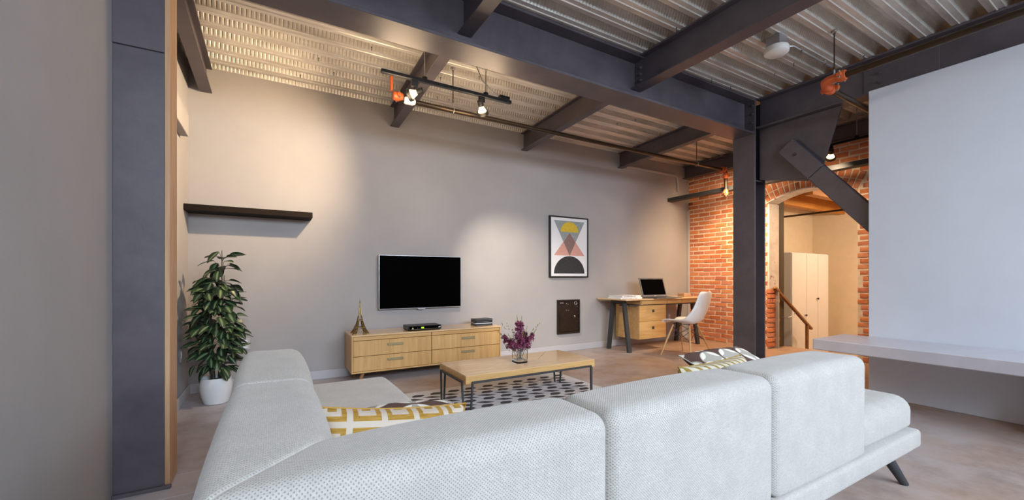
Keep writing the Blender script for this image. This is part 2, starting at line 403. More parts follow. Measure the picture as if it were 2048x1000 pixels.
while zc < 3.16:
    h = 0
    ex = None
    if zc < 2.23:
        t = br.choice([0, .0, .03, .055]) if zc < 1.5 else br.choice([0, .01])
        ex = (OY0-t, OY1+.0)
    elif zc-AZ < 1.545:
        hw = min(math.sqrt(max(0, 1.545**2-(zc-AZ)**2)), (zc-AZ)*math.tan(R(27.2)))
        ex = (AYC-hw, AYC+hw)
    y = YB-.004 - (0 if row % 2 else BL/2)
    if row % 2 == 0: segs = [(YB-.004-BL/2+.012, YB-.004)]
    else: segs = []
    while y > 1.95: segs.append((y-BL+.015, y)); y -= BL
    for a, b in segs:
        parts = [(a, b)]
        if ex:
            parts = [(a, min(b, ex[0]))] if a < ex[0] else []
            if b > ex[1]: parts.append((max(a, ex[1]), b))
        for u, v in parts:
            if v-u > .035: pieces.append(((u+v)/2, zc, v-u, 0))
    zc += CH; row += 1
half = math.asin((OY1-OY0)/2/AR)
for ring in range(2):
    r0 = AR+.012+ring*.118; cnt = 17
    for k in range(cnt):
        a = -half+(k+.5)*2*half/cnt
        rm = r0+.053
        pieces.append((AYC+rm*math.sin(a), AZ+rm*math.cos(a), .106, math.pi/2-a, 2*half/cnt*rm-.015))
vis = []; hid = []
for q in pieces:
    y = q[0]; f = y/XR
    hidden = (2.70 < f*4.95 < 2.99) or f*4.70 < 1.56 or q[1] > 2.93 or (y < 3.5 and f*4.86 > 1.9 and 2.36+.0 < 1.1+(q[1]-1.1)*4.86/XR < 2.8)
    (hid if hidden else vis).append(q)
extra = vis[300:]; vis = vis[:300]
for k, q in enumerate(vis):
    o = bpy.data.objects.new('brick', variants[k % 6]); COL.objects.link(o); o.parent = wall_right
    o.location = (XR+br.uniform(-.004, .003), q[0], q[1]); o.rotation_euler = (q[3]+br.uniform(-.012, .012), 0, 0)
    o.scale = (1, q[2], (q[4]/BH if len(q) > 4 else 1))
mb = MB()
for q in hid+extra:
    hz = (q[4] if len(q) > 4 else BH)/2; ca, sa = math.cos(q[3]), math.sin(q[3])
    P = []
    for z in (-hz, hz):
        for (x, y) in ((0, -q[2]/2), (.04, -q[2]/2), (.04, q[2]/2), (0, q[2]/2)): P.append((XR+x, q[0]+y*ca-z*sa, q[1]+y*sa+z*ca))
    mb.hexa(P, .004)
o = mb.build('hidden_bricks', M['brick'], wall_right); o['kind'] = 'stuff'
# reveal of the opening: worn plaster above, brick ends showing below, ragged arch edge
MB().box(XR+.02, 6.9, OY1-.022, OY1, .92, 2.24).build('worn_plaster', M['reveal'], wall_right)
zz = .03; k = 0
while zz < .9:
    for (xa, xb) in (((6.605, 6.70), (6.712, 6.895)) if k % 2 else ((6.605, 6.79), (6.802, 6.895))):
        j = br.uniform(-.012, .004)
        MB().box(xa, xb, OY1-.03+j, OY1+.02, zz, zz+BH, .005).build('brick', M['brick'], wall_right)
    zz += CH; k += 1
mb = MB()
for i in range(n):
    a, b = ysr[i], ysr[i+1]; d = br.uniform(.008, .028); za, zb = arch_z(a)+.012, arch_z(b)+.012
    mb.hexa([(XR-.004,a,za-d),(6.9,a,za-.01),(6.9,b,zb-.01),(XR-.004,b,zb-d*.9),(XR-.004,a,za),(6.9,a,za),(6.9,b,zb),(XR-.004,b,zb)])
mb.build('arch_mortar_edge', M['reveal'], wall_right)
struct('trim_1', MB().box(6.555, XR+.002, YB-.035, YB, .0, 2.32, .003), M['trim'], 'narrow white corner strip between the plaster and the brick')
# opening post
tag(MB().box(6.902, 7.08, OY1-.01, OY1+.118, 0, 2.32, .006).build('timber_post', M['post']), 'olive-brown timber post just inside the arched doorway', 'post')

# partition on the right and its stone slab
struct('wall_near', MB().box(4.82, 5.12, -2.2, 1.636, 0, 2.843, .004), M['partition'], 'white painted partition wall standing under the steel beam')
led = thing('stone_counter', 'grey stone slab counter fixed to the white partition beyond the sofa', 'counter', (4.45, .8, 0))
MB().box(4.20, 4.819, -1.2, 1.827, .455, .55, .006).build('slab_top', M['ledge'], led)
MB().box(4.55, 4.819, .55, .65, 0, .455, .004).build('support', M['partition'], led)

# room beyond the arch, half a metre lower
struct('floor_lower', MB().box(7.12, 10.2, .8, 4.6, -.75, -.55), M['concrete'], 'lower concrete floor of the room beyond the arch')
stair = thing('stair', 'short concrete stair leading down beyond the arched doorway', 'stair', (7.4, 2.92, -.55))
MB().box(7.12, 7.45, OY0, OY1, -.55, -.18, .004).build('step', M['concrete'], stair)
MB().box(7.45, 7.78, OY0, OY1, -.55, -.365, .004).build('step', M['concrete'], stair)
struct('wall_far_back', MB().box(7.1, 10.2, 4.22, 4.4, -.55, 2.6), M['cream'], 'cream wall behind the white closets beyond the arch')
struct('wall_far_right', MB().box(9.7, 9.9, .8, 4.22, -.55, 2.6), M['cream'], 'far cream wall seen through the arched doorway')
struct('wall_far_front', MB().box(6.9, 9.7, .6, .8, -.55, 2.6), M['cream'], 'cream wall of the far room hidden beside the arch')
struct('wall_far_side', MB().box(6.9, 7.0, .8, OY0-.25, -.55, 2.6).box(6.905, 7.0, OY1+.12, 4.21, -.55, 2.6), M['plaster'], 'back of the brick wall inside the far room')
struct('ceiling_far', MB().box(6.9, 10.0, .6, 4.4, 2.6, 2.7), M['joist'], 'timber boarded ceiling of the room beyond the arch')
for yj in (1.6, 2.35, 3.08, 3.72):
    tag(MB().box(6.95, 9.7, yj-.06, yj+.06, 2.34, 2.6, .006).build('ceiling_joist', M['joist']), None, 'joist', 'timber joists beyond the arch')
J = [o for o in bpy.data.objects if o.name.startswith('ceiling_joist')]
for o, l in zip(J, ('farthest-right warm timber ceiling joist beyond the arch, mostly hidden', 'second warm timber ceiling joist hidden behind the diagonal brace', 'warm timber joist crossing the middle of the arched doorway top', 'warm timber joist nearest the closet wall beyond the arch')): o['label'] = l
tag(MB().tube([(8.45, 1.0, 2.26), (8.45, 4.22, 2.26)], .018, 10).build('conduit_pipe', M['pipe']), 'thin brown pipe crossing under the joists beyond the arch', 'pipe')

# ------------------------------------------------------------------ steel frame
def ibeam(axis, c, a, b, z0, z1, fw, tf, tw, label, cat='beam', group=None, name='roof_purlin', slope=None, parts=True):
    sh = (lambda q: Vector((q[0], q[1], q[2]+slope(q[1])))) if slope else (lambda q: q)
    mid = (a+b)/2; loc = (c, mid, z0) if axis == 'y' else (mid, c, z0)
    t = thing(name, label, cat, loc, 0, group)
    def bx(w, za, zb):
        return MB().box(c-w/2, c+w/2, a, b, za, zb, .002).xform(sh) if axis == 'y' else MB().box(a, b, c-w/2, c+w/2, za, zb, .002).xform(sh)
    bx(fw, z0, z0+tf).build('lower_flange', M['steel'], t)
    bx(fw, z1-tf, z1).build('upper_flange', M['steel'], t)
    bx(tw, z0+tf, z1-tf).build('web', M['steel'], t)
    return t
def bolts(t, pts, axis, r=.016):
    M3 = {'x': Matrix.Rotation(R(-90), 3, 'Y'), 'y': Matrix.Rotation(R(90), 3, 'X')}[axis]
    for q in pts:
        MB().lathe([(r*1.25, 0), (r*1.25, .004), (r, .004), (r, .014), (r*.55, .015), (r*.55, .024), (.001, .025)], 6, q, 0, M3).build('bolt', M['steel'], t)
gird = ibeam('x', 2.845, XL+.005, 4.876, 2.785, 3.195, .25, .022, .02, 'heavy dark steel girder crossing the ceiling to the column', 'girder', None, 'steel_girder')
far_slope = lambda y: .08*(YB-y)/2.03
G = 'roof purlins between girder and wall'
names = ['warm-lit steel purlin against the side wall above the shelf', 'steel purlin meeting the wall above the television, behind the track light', 'steel purlin meeting the wall above the framed print', 'steel purlin meeting the wall above the laptop']
for x, l in zip((-.556, 1.24, 3.04, 4.88), names): ibeam('y', x, 2.865, YB, 2.874, 3.115, .10, .012, .012, l, 'beam', G, slope=far_slope)
ibeam('y', 6.50, -1.5, YB, 2.89, 3.115, .12, .014, .012, 'dark steel purlin running along the top of the brick wall', 'beam', slope=lambda y: .0)
t = ibeam('y', 1.24, -1.5, 2.83, 2.91, 3.195, .11, .012, .012, 'near steel purlin hung from the girder at the top centre', 'beam', 'near roof purlins')
t = ibeam('y', 3.04, -1.5, 2.83, 2.91, 3.195, .13, .014, .014, 'near steel purlin crossing the ribbed deck beside the round lamp', 'beam', 'near roof purlins')
bolts(t, [(3.033, 2.76, 3.10), (3.033, 2.76, 3.04), (3.033, 2.76, 2.98)], 'x', .013)
t = ibeam('y', 4.99, -2.2, 2.713, 2.845, 3.195, .18, .02, .018, 'deep dark steel beam running from the column above the white partition', 'beam', None, 'steel_beam')
bolts(t, [(4.972, 1.60, z) for z in (3.12, 3.04, 2.96)], 'x', .018)
MB().box(4.972, 4.981, 1.2, 1.724, 2.866, 3.17, .001).build('splice_plate', M['steel'], t)
colm = thing('steel_column', 'dark blue-grey steel H column rising behind the sofa', 'column', (4.99, 2.85, 0))
MB().box(4.878, 4.90, 2.715, 2.98, 0, 3.19, .002).build('flange', M['steel'], colm)
MB().box(5.08, 5.10, 2.715, 2.98, 0, 3.19, .002).build('flange', M['steel'], colm)
MB().box(4.90, 5.08, 2.84, 2.858, 0, 3.19).build('web', M['steel'], colm)
MB().box(4.90, 5.08, 2.725, 2.84, 2.235, 2.25).build('stiffener_plate', M['steel'], colm)
MB().box(4.83, 5.15, 2.66, 3.03, 0, .02, .003).build('base_plate', M['steel'], colm)
bolts(colm, [(4.878, y, z) for y in (2.74,) for z in (3.12, 3.02, 2.92, 2.82)], 'x', .012)
br_t = thing('knee_brace', 'diagonal dark steel knee brace pinned to a gusset plate under the beam', 'brace', (4.93, 2.0, 1.6))
MB().prism([(2.713, 2.843), (1.90, 2.843), (2.07, 2.263), (2.213, 2.141), (2.713, 2.25)], 'x', 4.972, 4.992, .002).build('gusset_plate', M['steel'], br_t)
u = Vector((0, -.64, -.77)).normalized(); s0 = Vector((4.925, 2.395, 2.555)); n_ = Vector((0, u.z, -u.y))
MB().bar(s0, s0+u*.46, .09, .185, (0, -.77, .64), .006).build('brace_end', M['steel'], br_t)
MB().bar(s0+u*.463, s0+u*1.55, .085, .18, (0, -.77, .64), .006).build('brace_tube', M['steel'], br_t)
MB().lathe([(.018, 0), (.018, .006), (.006, .006), (.001, .004)], 12, s0+u*.16+Vector((-.045,0,0)), 0, Matrix.Rotation(R(-90), 3, 'Y')).build('pin', M['dark'], br_t)
lc = thing('steel_column', 'dark steel column with timber edge strip at the far left', 'column', (-.58, 2.86, 0))
MB().box(XL, -.49, 2.766, 2.96, 0, 3.19, .002).build('shaft', M['steel'], lc)
MB().box(XL, -.488, 2.754, 2.766, 2.27, 3.19, .002).build('splice_plate', M['steel'], lc)
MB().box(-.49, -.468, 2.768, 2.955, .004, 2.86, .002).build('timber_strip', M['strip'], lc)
MB().box(XL, -.46, 2.742, 2.766, 0, .018, .003).build('base_plate', M['steel'], lc)
# channel running across in front of the brick wall
ch = thing('steel_channel', 'dark steel channel spanning in front of the brick wall below the purlin', 'beam', (6.1, 2.2, 2.44))
MB().box(6.03, 6.04, .4, YB, 2.44, 2.50).build('web', M['black'], ch)
MB().box(6.04, 6.16, .4, YB, 2.44, 2.448).build('lower_flange', M['black'], ch)
MB().box(6.04, 6.16, .4, YB, 2.492, 2.50).build('upper_flange', M['black'], ch)

# sprinkler pipes
def coupling(t, c, d, r=.04, w=.045):
    d = Vector(d).normalized(); q = d.to_track_quat('Z', 'Y').to_matrix()
    o = MB().lathe([(r*.78, -w), (r*.95, -w*.9), (r*1.05, -w*.3), (r*1.05, w*.3), (r*.95, w*.9), (r*.78, w)], 16, c, 0, q).build('coupling', M['copper'], t)
    e = q @ Vector((1, 0, 0))
    for s in (-1, 1):
        MB().bar(Vector(c)+e*s*r*.9, Vector(c)+e*s*r*1.55, .03, .035, d, .004).build('coupling_lug', M['copper'], t)
        f = q @ Vector((0, 1, 0)); a = Vector(c)+e*s*r*1.3
        MB().tube([a-f*.03, a+f*.03], .008, 6).build('coupling_bolt', M['chrome'], t)
def hanger(t, x, y, zt, zb, r=.024):
    MB().tube([(x, y, zt), (x, y, zb+.07)], .005, 6).build('hanger_rod', M['pipe'], t)
    MB().lathe([(.026, 0), (.026, -.008), (.012, -.014), (.012, -.03)], 8, (x, y, zt)).build('hanger_anchor', M['chrome'], t)
    MB().tube([(x, y+(r+.006)*math.cos(a), zb+(r+.006)*math.sin(a)+(.0 if i else 0)) for i, a in enumerate([R(90+36*k) for k in range(11)])], .004, 6).tube([(x, y, zb+.03), (x, y, zb+.075)], .007, 6).build('hanger_ring', M['galv'], t)
PY, PZ = 3.775, 2.74
sp = thing('sprinkler_pipe', 'long dark sprinkler pipe hung along the television wall under the purlins', 'pipe', (3.5, PY, PZ))
MB().tube([(1.0, PY, PZ), (5.94, PY, PZ)], .024, 12).build('pipe_run', M['pipe'], sp)
MB().tube([(5.94, PY, PZ), (5.983, PY, PZ-.02), (5.99, PY, PZ-.06), (5.99, PY, PZ-.40)], .024, 12).build('pipe_drop', M['pipe'], sp)
coupling(sp, (.99, PY, PZ+.02), (1, 0, 0)); coupling(sp, (5.92, PY, PZ), (1, 0, 0)); coupling(sp, (5.99, PY, PZ-.08), (0, 0, 1), .034); coupling(sp, (5.99, PY, PZ-.34), (0, 0, 1), .034)
MB().bar((.93, PY, PZ+.06), (.93, PY, PZ+.20), .045, .02, (1,0,0), .003).build('pipe_bracket', M['copper'], sp)
MB().lathe([(.02, 0), (.034, .02), (.034, .09), (.024, .11)], 14, (1.04, PY, PZ), 0, Matrix.Rotation(R(90), 3, 'Y')).build('white_tape', M['whitepl'], sp)
for x in (1.53, 5.29): hanger(sp, x, PY, deck_z(PY), PZ)
sp2 = thing('sprinkler_pipe', 'dark sprinkler pipe with orange-red elbow hung below the deck at right', 'pipe', (4.12, 1.71, 2.79))
MB().tube([(4.12, -1.5, 2.79), (4.12, 1.62, 2.79)], .026, 12).build('pipe_run', M['pipe'], sp2)
MB().tube([(4.22, 1.71, 2.76), (6.5, 1.71, 2.70)], .026, 12).build('pipe_branch', M['pipe'], sp2)
MB().tube([(4.12, 1.60, 2.79), (4.12, 1.67, 2.79), (4.135, 1.70, 2.785), (4.17, 1.71, 2.77), (4.24, 1.71, 2.76)], .037, 14).build('elbow', M['copper'], sp2)
coupling(sp2, (4.12, 1.575, 2.79), (0, 1, 0), .044, .03); coupling(sp2, (4.245, 1.71, 2.758), (1, 0, -.03), .044, .026)
hanger(sp2, 4.12, 1.63, 3.20, 2.79, .034)

# ceiling lamp on the deck
cl = thing('ceiling_lamp', 'white round ceiling lamp fixed to the deck beside the near purlin', 'lamp', (3.80, 1.93, 3.2))
MB().box(3.74, 3.86, 1.87, 1.99, 3.11, 3.20, .006).build('junction_box', M['galv'], cl)
MB().lathe([(.04, .0), (.092, -.004), (.098, -.02), (.094, -.05), (.078, -.062), (.001, -.066)], 28, (3.80, 1.93, 3.11)).build('diffuser', M['frosted'], cl)
MB().tube([(3.86, 1.93, 3.16), (3.98, 1.93, 3.17), (4.02, 1.90, 3.17), (4.74, 1.90, 3.17)], .009, 8).build('conduit', M['galv'], cl)
for x in (4.15, 4.6): MB().box(x-.012, x+.012, 1.885, 1.915, 3.16, 3.20, .002).build('conduit_clip', M['chrome'], cl)

tag(MB().tube([(5.0, 4.862, 2.92), (6.2, 4.862, 2.92), (6.25, 4.862, 2.905), (6.275, 4.862, 2.86), (6.29, 4.862, 2.64)], .026, 10).build('wall_conduit', M['plaster']), 'painted-over conduit bending down the wall near the brick corner', 'conduit')
# track lights
def lamp_head(t, base, aim, power, ang=62, glow=0, blend=.8, soft=.03, col=WARM):
    base = Vector(base); d = (Vector(aim)-base).normalized()
    MB().box(base.x-.028, base.x+.028, base.y-.016, base.y+.016, base.z-.06, base.z, .003).build('adapter', M['blackpl'], t)
    k = base+Vector((0,0,-.11)); MB().tube([base+Vector((0,0,-.05)), base+Vector((0,0,-.085)), k], .011, 8).build('swivel_arm', M['blackpl'], t)
    q = d.to_track_quat('Z', 'Y').to_matrix(); h = k-d*.02
    MB().lathe([(.018, -.060), (.026, -.056), (.026, -.008), (.020, -.004)], 18, h, 0, q).build('lamp_socket', M['blackpl'], t)
    MB().lathe([(.018, -.006), (.024, .012), (.040, .045), (.046, .062), (.030, .068), (.001, .070)], 18, h, 0, q).build('bulb', M['bulb'], t)
    MB().lathe([(.0475, .046), (.0535, .046), (.0535, .074), (.0475, .074), (.0475, .046)], 20, h, 0, q).build('rim', M['blackpl'], t)
    spot('track_spot', h+d*.085, h+d*2, power, col, ang, blend, soft, t)
def track(name, label, a, b, stems, zt):
    a = Vector(a); b = Vector(b); t = thing(name, label, 'track light', (a+b)/2)
    d = b-a; MB().bar(a, b, .034, .03, (0,0,1), .003).build('rail', M['blackpl'], t)
    for s in stems:
        q = a+d*s; MB().tube([q, (q.x, q.y, zt)], .005, 6).build('stem', M['galv'], t)
        MB().lathe([(.024, 0), (.024, .02), (.008, .03)], 12, q+Vector((0,0,.012))).build('stem_cup', M['blackpl'], t)
    return t
TY, TZ = 3.40, 2.775
tr = track('track_light', 'black track light with two glowing spotlights hung before the television wall', (.756, TY, TZ), (1.97, TY, TZ), (.30, .78), deck_z(TY))
MB().tube([(1.62, TY, 3.16), (1.60, TY, 3.05), (1.66, TY, 2.92), (1.78, TY, 2.83), (1.88, TY, 2.80)], .005, 6).build('power_cable', M['galv'], tr)
MB().box(1.84, 1.95, TY-.02, TY+.02, TZ+.015, TZ+.045, .004).build('feed_box', M['blackpl'], tr)
lamp_head(tr, (1.03, TY, TZ-.012), (-.85, YB, 2.1), 225, 100, 0, 1.0)
lamp_head(tr, (1.66, TY, TZ-.012), (3.05, YB, .85), 260, 54, 0, 1.0, .03, (1, .86, .68))
point('bulb_glow', (.93, TY, TZ-.20), 17, WARM, .2, tr); point('bulb_glow', (1.70, TY+.02, TZ-.24), 15, WARM, .2, tr)
tr2 = track('track_light', 'thin track light rail before the brick arch with a bright spotlight', (5.75, 1.9, 2.68), (5.75, 3.48, 2.68), (.1, .92), 3.2)
lamp_head(tr2, (5.75, 2.31, 2.67), (6.6, 2.75, 1.9), 40, 120, 0, 1.0, .06)
lamp_head(tr2, (5.75, 3.40, 2.67), (6.6, 4.15, 1.3), 130, 150, 0, 1.0, .10)
lamp_head(tr2, (5.75, 3.16, 2.67), (6.2, 3.6, 0.4), 110, 140, 0, 1.0, .10)
tr3 = track('track_light', 'added black track light rail overhead, out of view, for more warm light', (.2, .5, 2.80), (2.6, .5, 2.80), (.1, .9), 3.2)  # unseen rail and heads added to bounce warm light off the floor
lamp_head(tr3, (.7, .5, 2.79), (1.6, 3.7, 0), 12, 65, 0, 1.0, .03, (1, .9, .78))
lamp_head(tr3, (1.5, .5, 2.79), (3.2, 3.7, 0), 45, 65, 0, 1.0)
lamp_head(tr3, (2.3, .5, 2.79), (4.2, 3.4, 0), 110, 65, 0, 1.0)
lamp2 = thing('ceiling_lamp', 'small unseen dome lamp added to light the room beyond the arch', 'lamp', (8.35, 2.0, 2.6))  # unseen lamp, added with its point light to brighten the far room
MB().lathe([(.11, 0), (.11, -.02), (.09, -.06), (.001, -.08)], 20, (8.35, 2.0, 2.6)).build('diffuser', M['bulb'], lamp2)
point('closet_room_light', (8.35, 2.0, 2.2), 85, (1, .80, .56), .1, lamp2)
# ------------------------------------------------------------------ sofa
def round_poly(pts, rad, seg=5, flat=3):
    out = []; n = len(pts)
    for i in range(n):
        p = Vector(pts[i]); a = Vector(pts[i-1]); b = Vector(pts[(i+1) % n]); r = rad[i]
        d1 = (a-p).normalized(); d2 = (b-p).normalized(); ang = d1.angle(d2); l = r/math.tan(ang/2)
        c = p+(d1+d2).normalized()*(r/math.sin(ang/2)); s = p+d1*l; e = p+d2*l
        v0 = s-c; v1 = e-c; tot = v0.angle(v1); sg = 1 if v0.x*v1.y-v0.y*v1.x > 0 else -1
        for k in range(seg+1):
            t = sg*tot*k/seg; out.append(c+Vector((v0.x*math.cos(t)-v0.y*math.sin(t), v0.x*math.sin(t)+v0.y*math.cos(t))))
    full = []
    for i, p in enumerate(out):
        q = out[(i+1) % len(out)]; full.append(p); L = (q-p).length
        if L > .06:
            for k in range(1, int(L/.035)): full.append(p+(q-p)*(k/int(L/.035)))
    return full
def loft(mb, prof, L, place, R0, R1, dome=0.0, segl=24, ua=None):
    n = len(prof); nor = []
    area_ = sum(prof[i].x*prof[(i+1) % n].y-prof[(i+1) % n].x*prof[i].y for i in range(n)); sg = 1 if area_ > 0 else -1
    for i in range(n):
        t = prof[(i+1) % n]-prof[i-1]; nor.append(Vector((t.y, -t.x)).normalized()*sg)
    arc = [0]
    for i in range(n): arc.append(arc[-1]+(prof[(i+1) % n]-prof[i]).length)
    rows = []
    for k in range(7): th = R(90)*k/6; rows.append((R0*(1-math.cos(th)) if False else R0-R0*math.sin(R(90)-th), R0*(1-math.sin(th))))
    rows = [(R0*(1-math.cos(R(90)*k/6)), R0*(1-math.sin(R(90)*k/6))) for k in range(7)]
    mid = [(R0+(L-R0-R1)*k/segl, 0) for k in range(1, segl)]
    end = [(L-R1*(1-math.cos(R(90)*k/6)), R1*(1-math.sin(R(90)*k/6))) for k in range(6, -1, -1)]
    rows = rows+mid+end
    P = []; UV = []
    zmax = max(q.y for q in prof); zmin = min(q.y for q in prof)
    for s, ins in rows:
        r = []; u = []
        dm = dome*math.sin(math.pi*min(1, max(0, s/L)))**.6
        for i in range(n+1):
            q = prof[i % n]-nor[i % n]*ins+nor[i % n]*dm*(.4+.6*max(0, (q_ := (prof[i % n].y-zmin)/(zmax-zmin))))
            r.append(place(s, q.x, q.y)); u.append((s if ua is None else r[-1][ua], arc[i]))
        P.append(r); UV.append(u)
    mb.grid(P, UV)
    for row in (P[0], P[-1]):
        vs = row[:-1]; uv = [(q.x+q.y*.0, q.z) if abs(vs[0].x-vs[len(vs)//2].x) > abs(vs[0].y-vs[len(vs)//2].y) else (q.y, q.z) for q in (Vector(w) for w in vs)]
        mb.add(vs, [list(range(len(vs)))], 0, [uv])
    return mb
V = Vector
sofa = thing('corner_sofa', 'light grey woven corner sofa seen from behind', 'sofa', (1.2, 1.6, 0))
SX0, SY0, TOP = -.12, .80, .735
backp = round_poly([(0, .292), (.0, TOP+.004), (.243, TOP), (.28, .40), (.28, .292)], [.02, .042, .06, .03, .01])
def place_main(x0, mitre=False, L=1):
    def f(s, a, b):
        k = max(0, 1-s/L) if mitre else 0
        return V((x0+s+a*k*(1 if mitre else 0), SY0+a, b))
    return f
def place_ret(y0, mitre=False, L=1):
    def f(s, a, b):
        k = max(0, 1-s/L) if mitre else 0
        return V((SX0+a, y0+s+a*k, b))
    return f
fab = M['fabric']
loft(MB(), backp, .768-SX0, place_main(SX0, True, .768-SX0), .016, .038, .010, ua=0).build('back_cushion', fab, sofa)
loft(MB(), backp, 1.566-.768, place_main(.768), .038, .038, .010).build('back_cushion', fab, sofa)
loft(MB(), backp, 2.347-1.566, place_main(1.566), .038, .045, .010).build('back_cushion', fab, sofa)
loft(MB(), backp, 1.66-SY0, place_ret(SY0, True, 1.66-SY0), .016, .016, .008, ua=1).build('back_cushion', fab, sofa)
loft(MB(), backp, 2.42-1.66, place_ret(1.66), .016, .085, .012).build('back_cushion', fab, sofa)
def seat(x0, x1, y0, y1, z0=.295, z1=.45, r=.05, ends=.05):
    pr = round_poly([(y0, z0), (y0, z1), (y1, z1), (y1, z0)], [.02, r, r, .03])
    loft(MB(), pr, x1-x0, lambda s, a, b: V((x0+s, a, b)), ends, ends, .012).build('seat_cushion', fab, sofa)
seat(.155, .655, 1.082, 1.90); 
# chaise seat
pr = round_poly([(.12, .295), (.12, .45), (.655, .45), (.655, .295)], [.02, .04, .055, .03])
loft(MB(), pr, 2.80-1.90, lambda s, a, b: V((a, 1.90+s, b)), .03, .07, .01).build('seat_cushion', fab, sofa)
seat(.66, 1.52, 1.082, 1.655); seat(1.525, 2.36, 1.082, 1.655)
seat(2.362, 3.02, .83, 1.655, r=.07, ends=.06)
# upholstered plinth under the cushions
plp = lambda a, b: round_poly([(a, .195), (a, .29), (b, .29), (b, .195)], [.02]*4)
loft(MB(), plp(SY0-.012, 1.62), 3.0-(SX0-.012), lambda s, a, b: V((SX0-.012+s, a, b)), .03, .03).build('plinth', fab, sofa)
loft(MB(), plp(SX0-.012, .63), 2.76-1.60, lambda s, a, b: V((a, 1.60+s, b)), .02, .03).build('plinth', fab, sofa)
for (x, y, dx, dy) in ((2.80, .90, .10, -.07), (2.85, 1.52, .06, .06), (-.02, .90, -.05, -.06), (-.03, 2.66, -.04, .05), (.55, 2.66, .05, .05), (1.3, .9, 0, -.05)):
    MB().tube([(x, y, .195), (x+dx, y+dy, 0)], [.03, .018], 12).build('leg', M['black'], sofa)

def pillow(name, w, h, th, mat, label, loc, rot):
    N = 20; P1 = []; P2 = []; UV = []
    for i in range(N+1):
        a = []; b = []; uu = []
        for j in range(N+1):
            u = -1+2*i/N; v = -1+2*j/N
            x = w/2*u*(1-.09*(1-v*v)*u*u); y = h/2*v*(1-.09*(1-u*u)*v*v)
            z = th/2*max(0, (1-u**4)*(1-v**4))**.55
            z *= 1+.05*math.sin(5*u+3*v)
            a.append((x, y, z)); b.append((x, y, -z)); uu.append((x, y))
        P1.append(a); P2.append(b); UV.append(uu)
    t = thing(name, label, 'pillow', loc); t.rotation_euler = rot
    MB().grid(P1, UV).grid(P2, UV, flip=True).build('cover', mat, t, world=False, smooth=80)
    E = [(w/2*u*(1-.09*(1-v*v)*u*u), h/2*v*(1-.09*(1-u*u)*v*v), 0) for u, v in [(-1, -1+k*.2) for k in range(10)]+[(-1+k*.2, 1) for k in range(10)]+[(1, 1-k*.2) for k in range(10)]+[(1-k*.2, -1) for k in range(11)]]
    MB().tube(E, .0035, 5, caps=False).build('piping', mat, t, world=False)
    return t
pillow('throw_pillow', .47, .25, .17, M['gold'], 'gold square-patterned pillow in the sofa corner', (.335, 1.31, .565), (R(76), R(6), R(-5)))
pillow('throw_pillow', .40, .34, .10, M['petal'], 'grey and brown petal-print pillow behind the gold square pillow', (.49, 1.58, .522), (R(9), R(3), R(-4)))
pillow('throw_pillow', .56, .22, .17, M['stripe'], 'gold brush-striped pillow leaning on the middle sofa back', (1.90, 1.235, .580), (R(72), 0, R(4)))
pillow('throw_pillow', .58, .26, .12, M['petal'], 'grey and brown petal-print pillow behind the gold striped pillow', (2.40, 1.50, .575), (R(24), 0, R(-3)))

# ------------------------------------------------------------------ rug and coffee table
rug = thing('area_rug', 'pale grey rug with dark diamond dashes under the coffee table', 'rug', (1.8, 2.75, 0))
MB().box(.74, 2.82, 1.72, 3.82, .001, .012, .004).build('pile', M['rug'], rug)
mb = MB(); k = 0; y = 1.80; rr = random.Random(2)
while y < 3.76:
    x = .80+(.075 if (k//2) % 2 else 0)+(.03 if k % 2 else 0)
    while x < 2.76:
        j = rr.uniform(-.008, .008)
        if k % 2 == 0:  q = [(-.058, -.022), (.012, -.036), (.058, -.014), (.050, .020), (-.018, .036), (-.054, .010)]
        else:           q = [(-.076, .032), (-.010, -.028), (.076, -.032), (.012, .026)]
        q = [(x+j+a, y+b) for a, b in q]
        if all(.76 < a < 2.80 and b < 3.80 for a, b in q): mb.prism(q, 'z', .011, .0135)
        x += .176
    y += .094; k += 1
mb.build('woven_dashes', M['rugdark'], rug)['kind'] = 'stuff'

CX0, CX1, CY0, CY1, CZ = 1.28, 2.58, 2.90, 3.47, .342
ct = thing('coffee_table', 'low oak coffee table with black rod legs on the rug', 'table', (1.93, 3.185, 0.012))
top = MB().box(CX0, CX1, CY0, CY1, CZ-.068, CZ-.006, .003).build('tabletop', M['oak'], ct)
ym = (CY0+CY1)/2; e = .003
A_, B_, C_, D_ = (1.72, 3.19), (2.13, 3.17), (1.44, CY1), (2.43, CY1)
for pl in ([(CX0, CY0), A_, C_, (CX0, CY1)], [(CX0, CY0), (CX1, CY0), B_, A_], [A_, B_, D_, C_], [(CX1, CY0), (CX1, CY1), D_, B_]):
    cx = sum(q[0] for q in pl)/4; cy = sum(q[1] for q in pl)/4
    pl = [(x+(cx-x)/math.hypot(cx-x, cy-y)*e, y+(cy-y)/math.hypot(cx-x, cy-y)*e) for x, y in pl]
    MB().prism(pl, 'z', CZ-.006, CZ).build('plank', M['oak_top'], ct)
MB().box(CX0+.004, CX1-.004, CY0+.004, CY1-.004, CZ-.006, CZ-.003).build('groove_backing', M['gap'], ct)
rb = .0075; zr = CZ-.056; ins = .055
